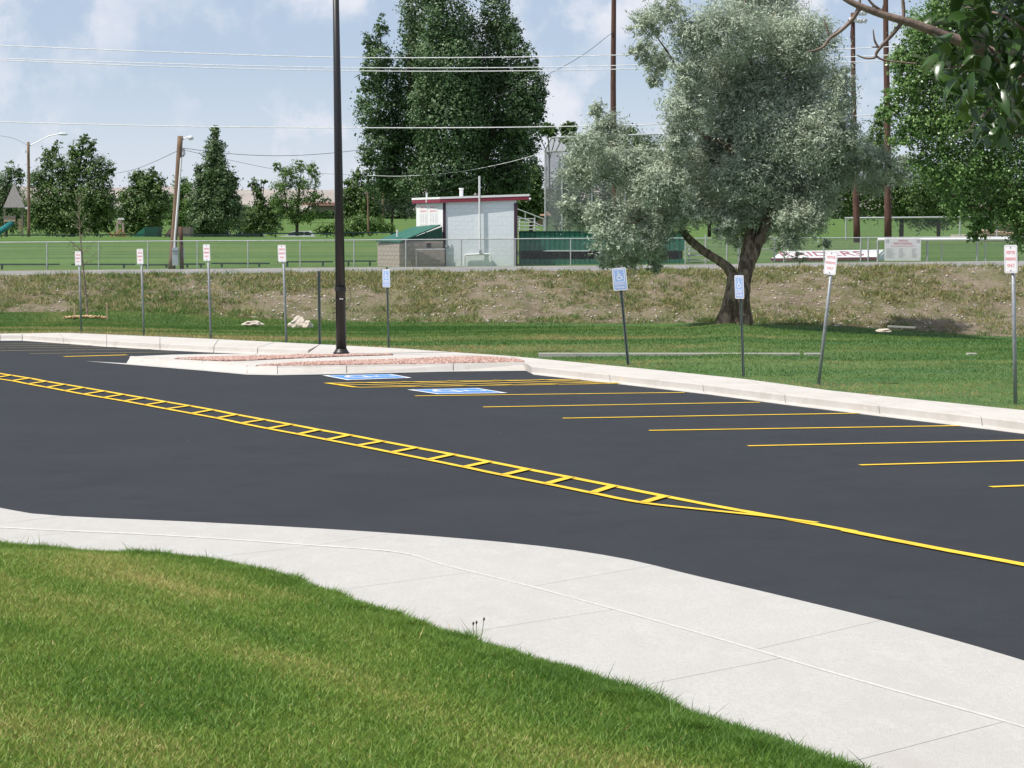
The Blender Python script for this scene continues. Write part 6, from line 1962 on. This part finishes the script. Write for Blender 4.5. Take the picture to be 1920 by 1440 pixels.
# leaves: pointed ovals folded along the midrib, each its own object
def leaf_proto(k):
    w_ = 0.20 + 0.016 * k
    prof = [(0, 0), (0.12, w_ * 0.62), (0.3, w_), (0.52, w_ * 0.86), (0.75, w_ * 0.45), (1.0, 0.0)]
    vs = [(-0.32, 0, 0.03), (0, 0, 0)]
    mid = []; lft = []; rgt = []
    curl = -0.16 - 0.08 * k
    for t, ww in prof:
        z = curl * t * t
        mid.append((t, 0, z)); lft.append((t, ww, z + ww * 0.35)); rgt.append((t, -ww, z + ww * 0.35))
    n = len(prof)
    V = mid + lft[1:-1] + rgt[1:-1]
    L0 = n; R0 = n + n - 2
    fs = []
    for s0, rev in ((L0, False), (R0, True)):
        fs.append((0, 1, s0) if not rev else (0, s0, 1))
        for i in range(1, n - 2):
            q = (i, i + 1, s0 + i, s0 + i - 1)
            fs.append(q if not rev else tuple(reversed(q)))
        fs.append((n - 2, n - 1, s0 + n - 3) if not rev else (n - 2, s0 + n - 3, n - 1))
    # stalk
    b = len(V)
    V = V + [(-0.42, 0.008, 0.05), (-0.42, -0.008, 0.05), (0.02, -0.01, 0.003), (0.02, 0.01, 0.003)]
    fs.append((b, b + 1, b + 2, b + 3))
    me = bpy.data.meshes.new('leaf')
    me.from_pydata(V, [], fs)
    a = me.attributes.new('tint', 'FLOAT', 'POINT')
    a.data.foreach_set('value', [0.15 + 0.14 * k] * len(V))
    me.materials.append(M['lf_near'])
    me.polygons.foreach_set('use_smooth', [True] * len(me.polygons))
    return me
LPROTO = [leaf_proto(k) for k in range(6)]
def put_leaf(px, py, d, size, me):
    o = link('leaf', me, nt_, True)
    o.location = Vector([float(t) for t in npt(px, py, d)]) - nt_.location
    az = random.uniform(0, 2 * math.pi)
    droop = random.gauss(0.35, 0.5)
    o.rotation_euler = Euler((random.gauss(0, 0.5), droop, az))
    o.scale = (size,) * 3
cnt = 0
while cnt < 292:
    px = random.gauss(1862, 66); py = random.gauss(105, 80)
    if px < 1738 + 0.10 * abs(py - 110) or px > 2010 or py > 262 - max(0, 1840 - px) * 1.3 or py < -60:
        continue
    put_leaf(px, py, random.uniform(-0.5, 0.6), random.uniform(0.085, 0.135), random.choice(LPROTO)); cnt += 1
for px, py in ((1709, 106), (1745, 130), (1742, 140), (1858, 252), (1884, 262), (1775, 205), (1835, 240)):
    put_leaf(px, py, 0, 0.095, random.choice(LPROTO))
# the rest of the crown, above and right of the frame
UP = np.array([npt(random.uniform(1600, 2150), random.uniform(-620, -110), random.uniform(-1.2, 0.9)) for _ in range(1500)])  # unseen leaves added overhead to shade the leaves in view
pu = proj(UP)
UP = UP[(pu[:, 1] < -60)]
nR = 2600
Pc = np.array([npt(random.gauss(2150, 190), random.gauss(-150, 180), random.uniform(-1.4, 1.4)) for _ in range(nR)])
pj = proj(Pc)
sel = ~((pj[:, 0] < 1930) & (pj[:, 1] > -10))
sel &= ~(pj[:, 0] < 1760)
Pc = np.concatenate([Pc[sel], UP])
Ll = 0.10 * (0.8 + 0.4 * RNG.random(len(Pc)))
rest = link('foliage', np_mesh('foliage', leaf_cards(Pc, RNG.normal(size=Pc.shape) + np.array([0, 0, 1]), Ll, Ll * 0.6), 4, M['lf_near'], tint=0.3 + 0.4 * RNG.random(len(Pc))), nt_)
rest['kind'] = 'stuff'

tris = sum(len(o.data.polygons) * (2 if True else 1) for o in S.objects if o.type == 'MESH')
print('objects', len(S.objects), 'approx tris', tris)
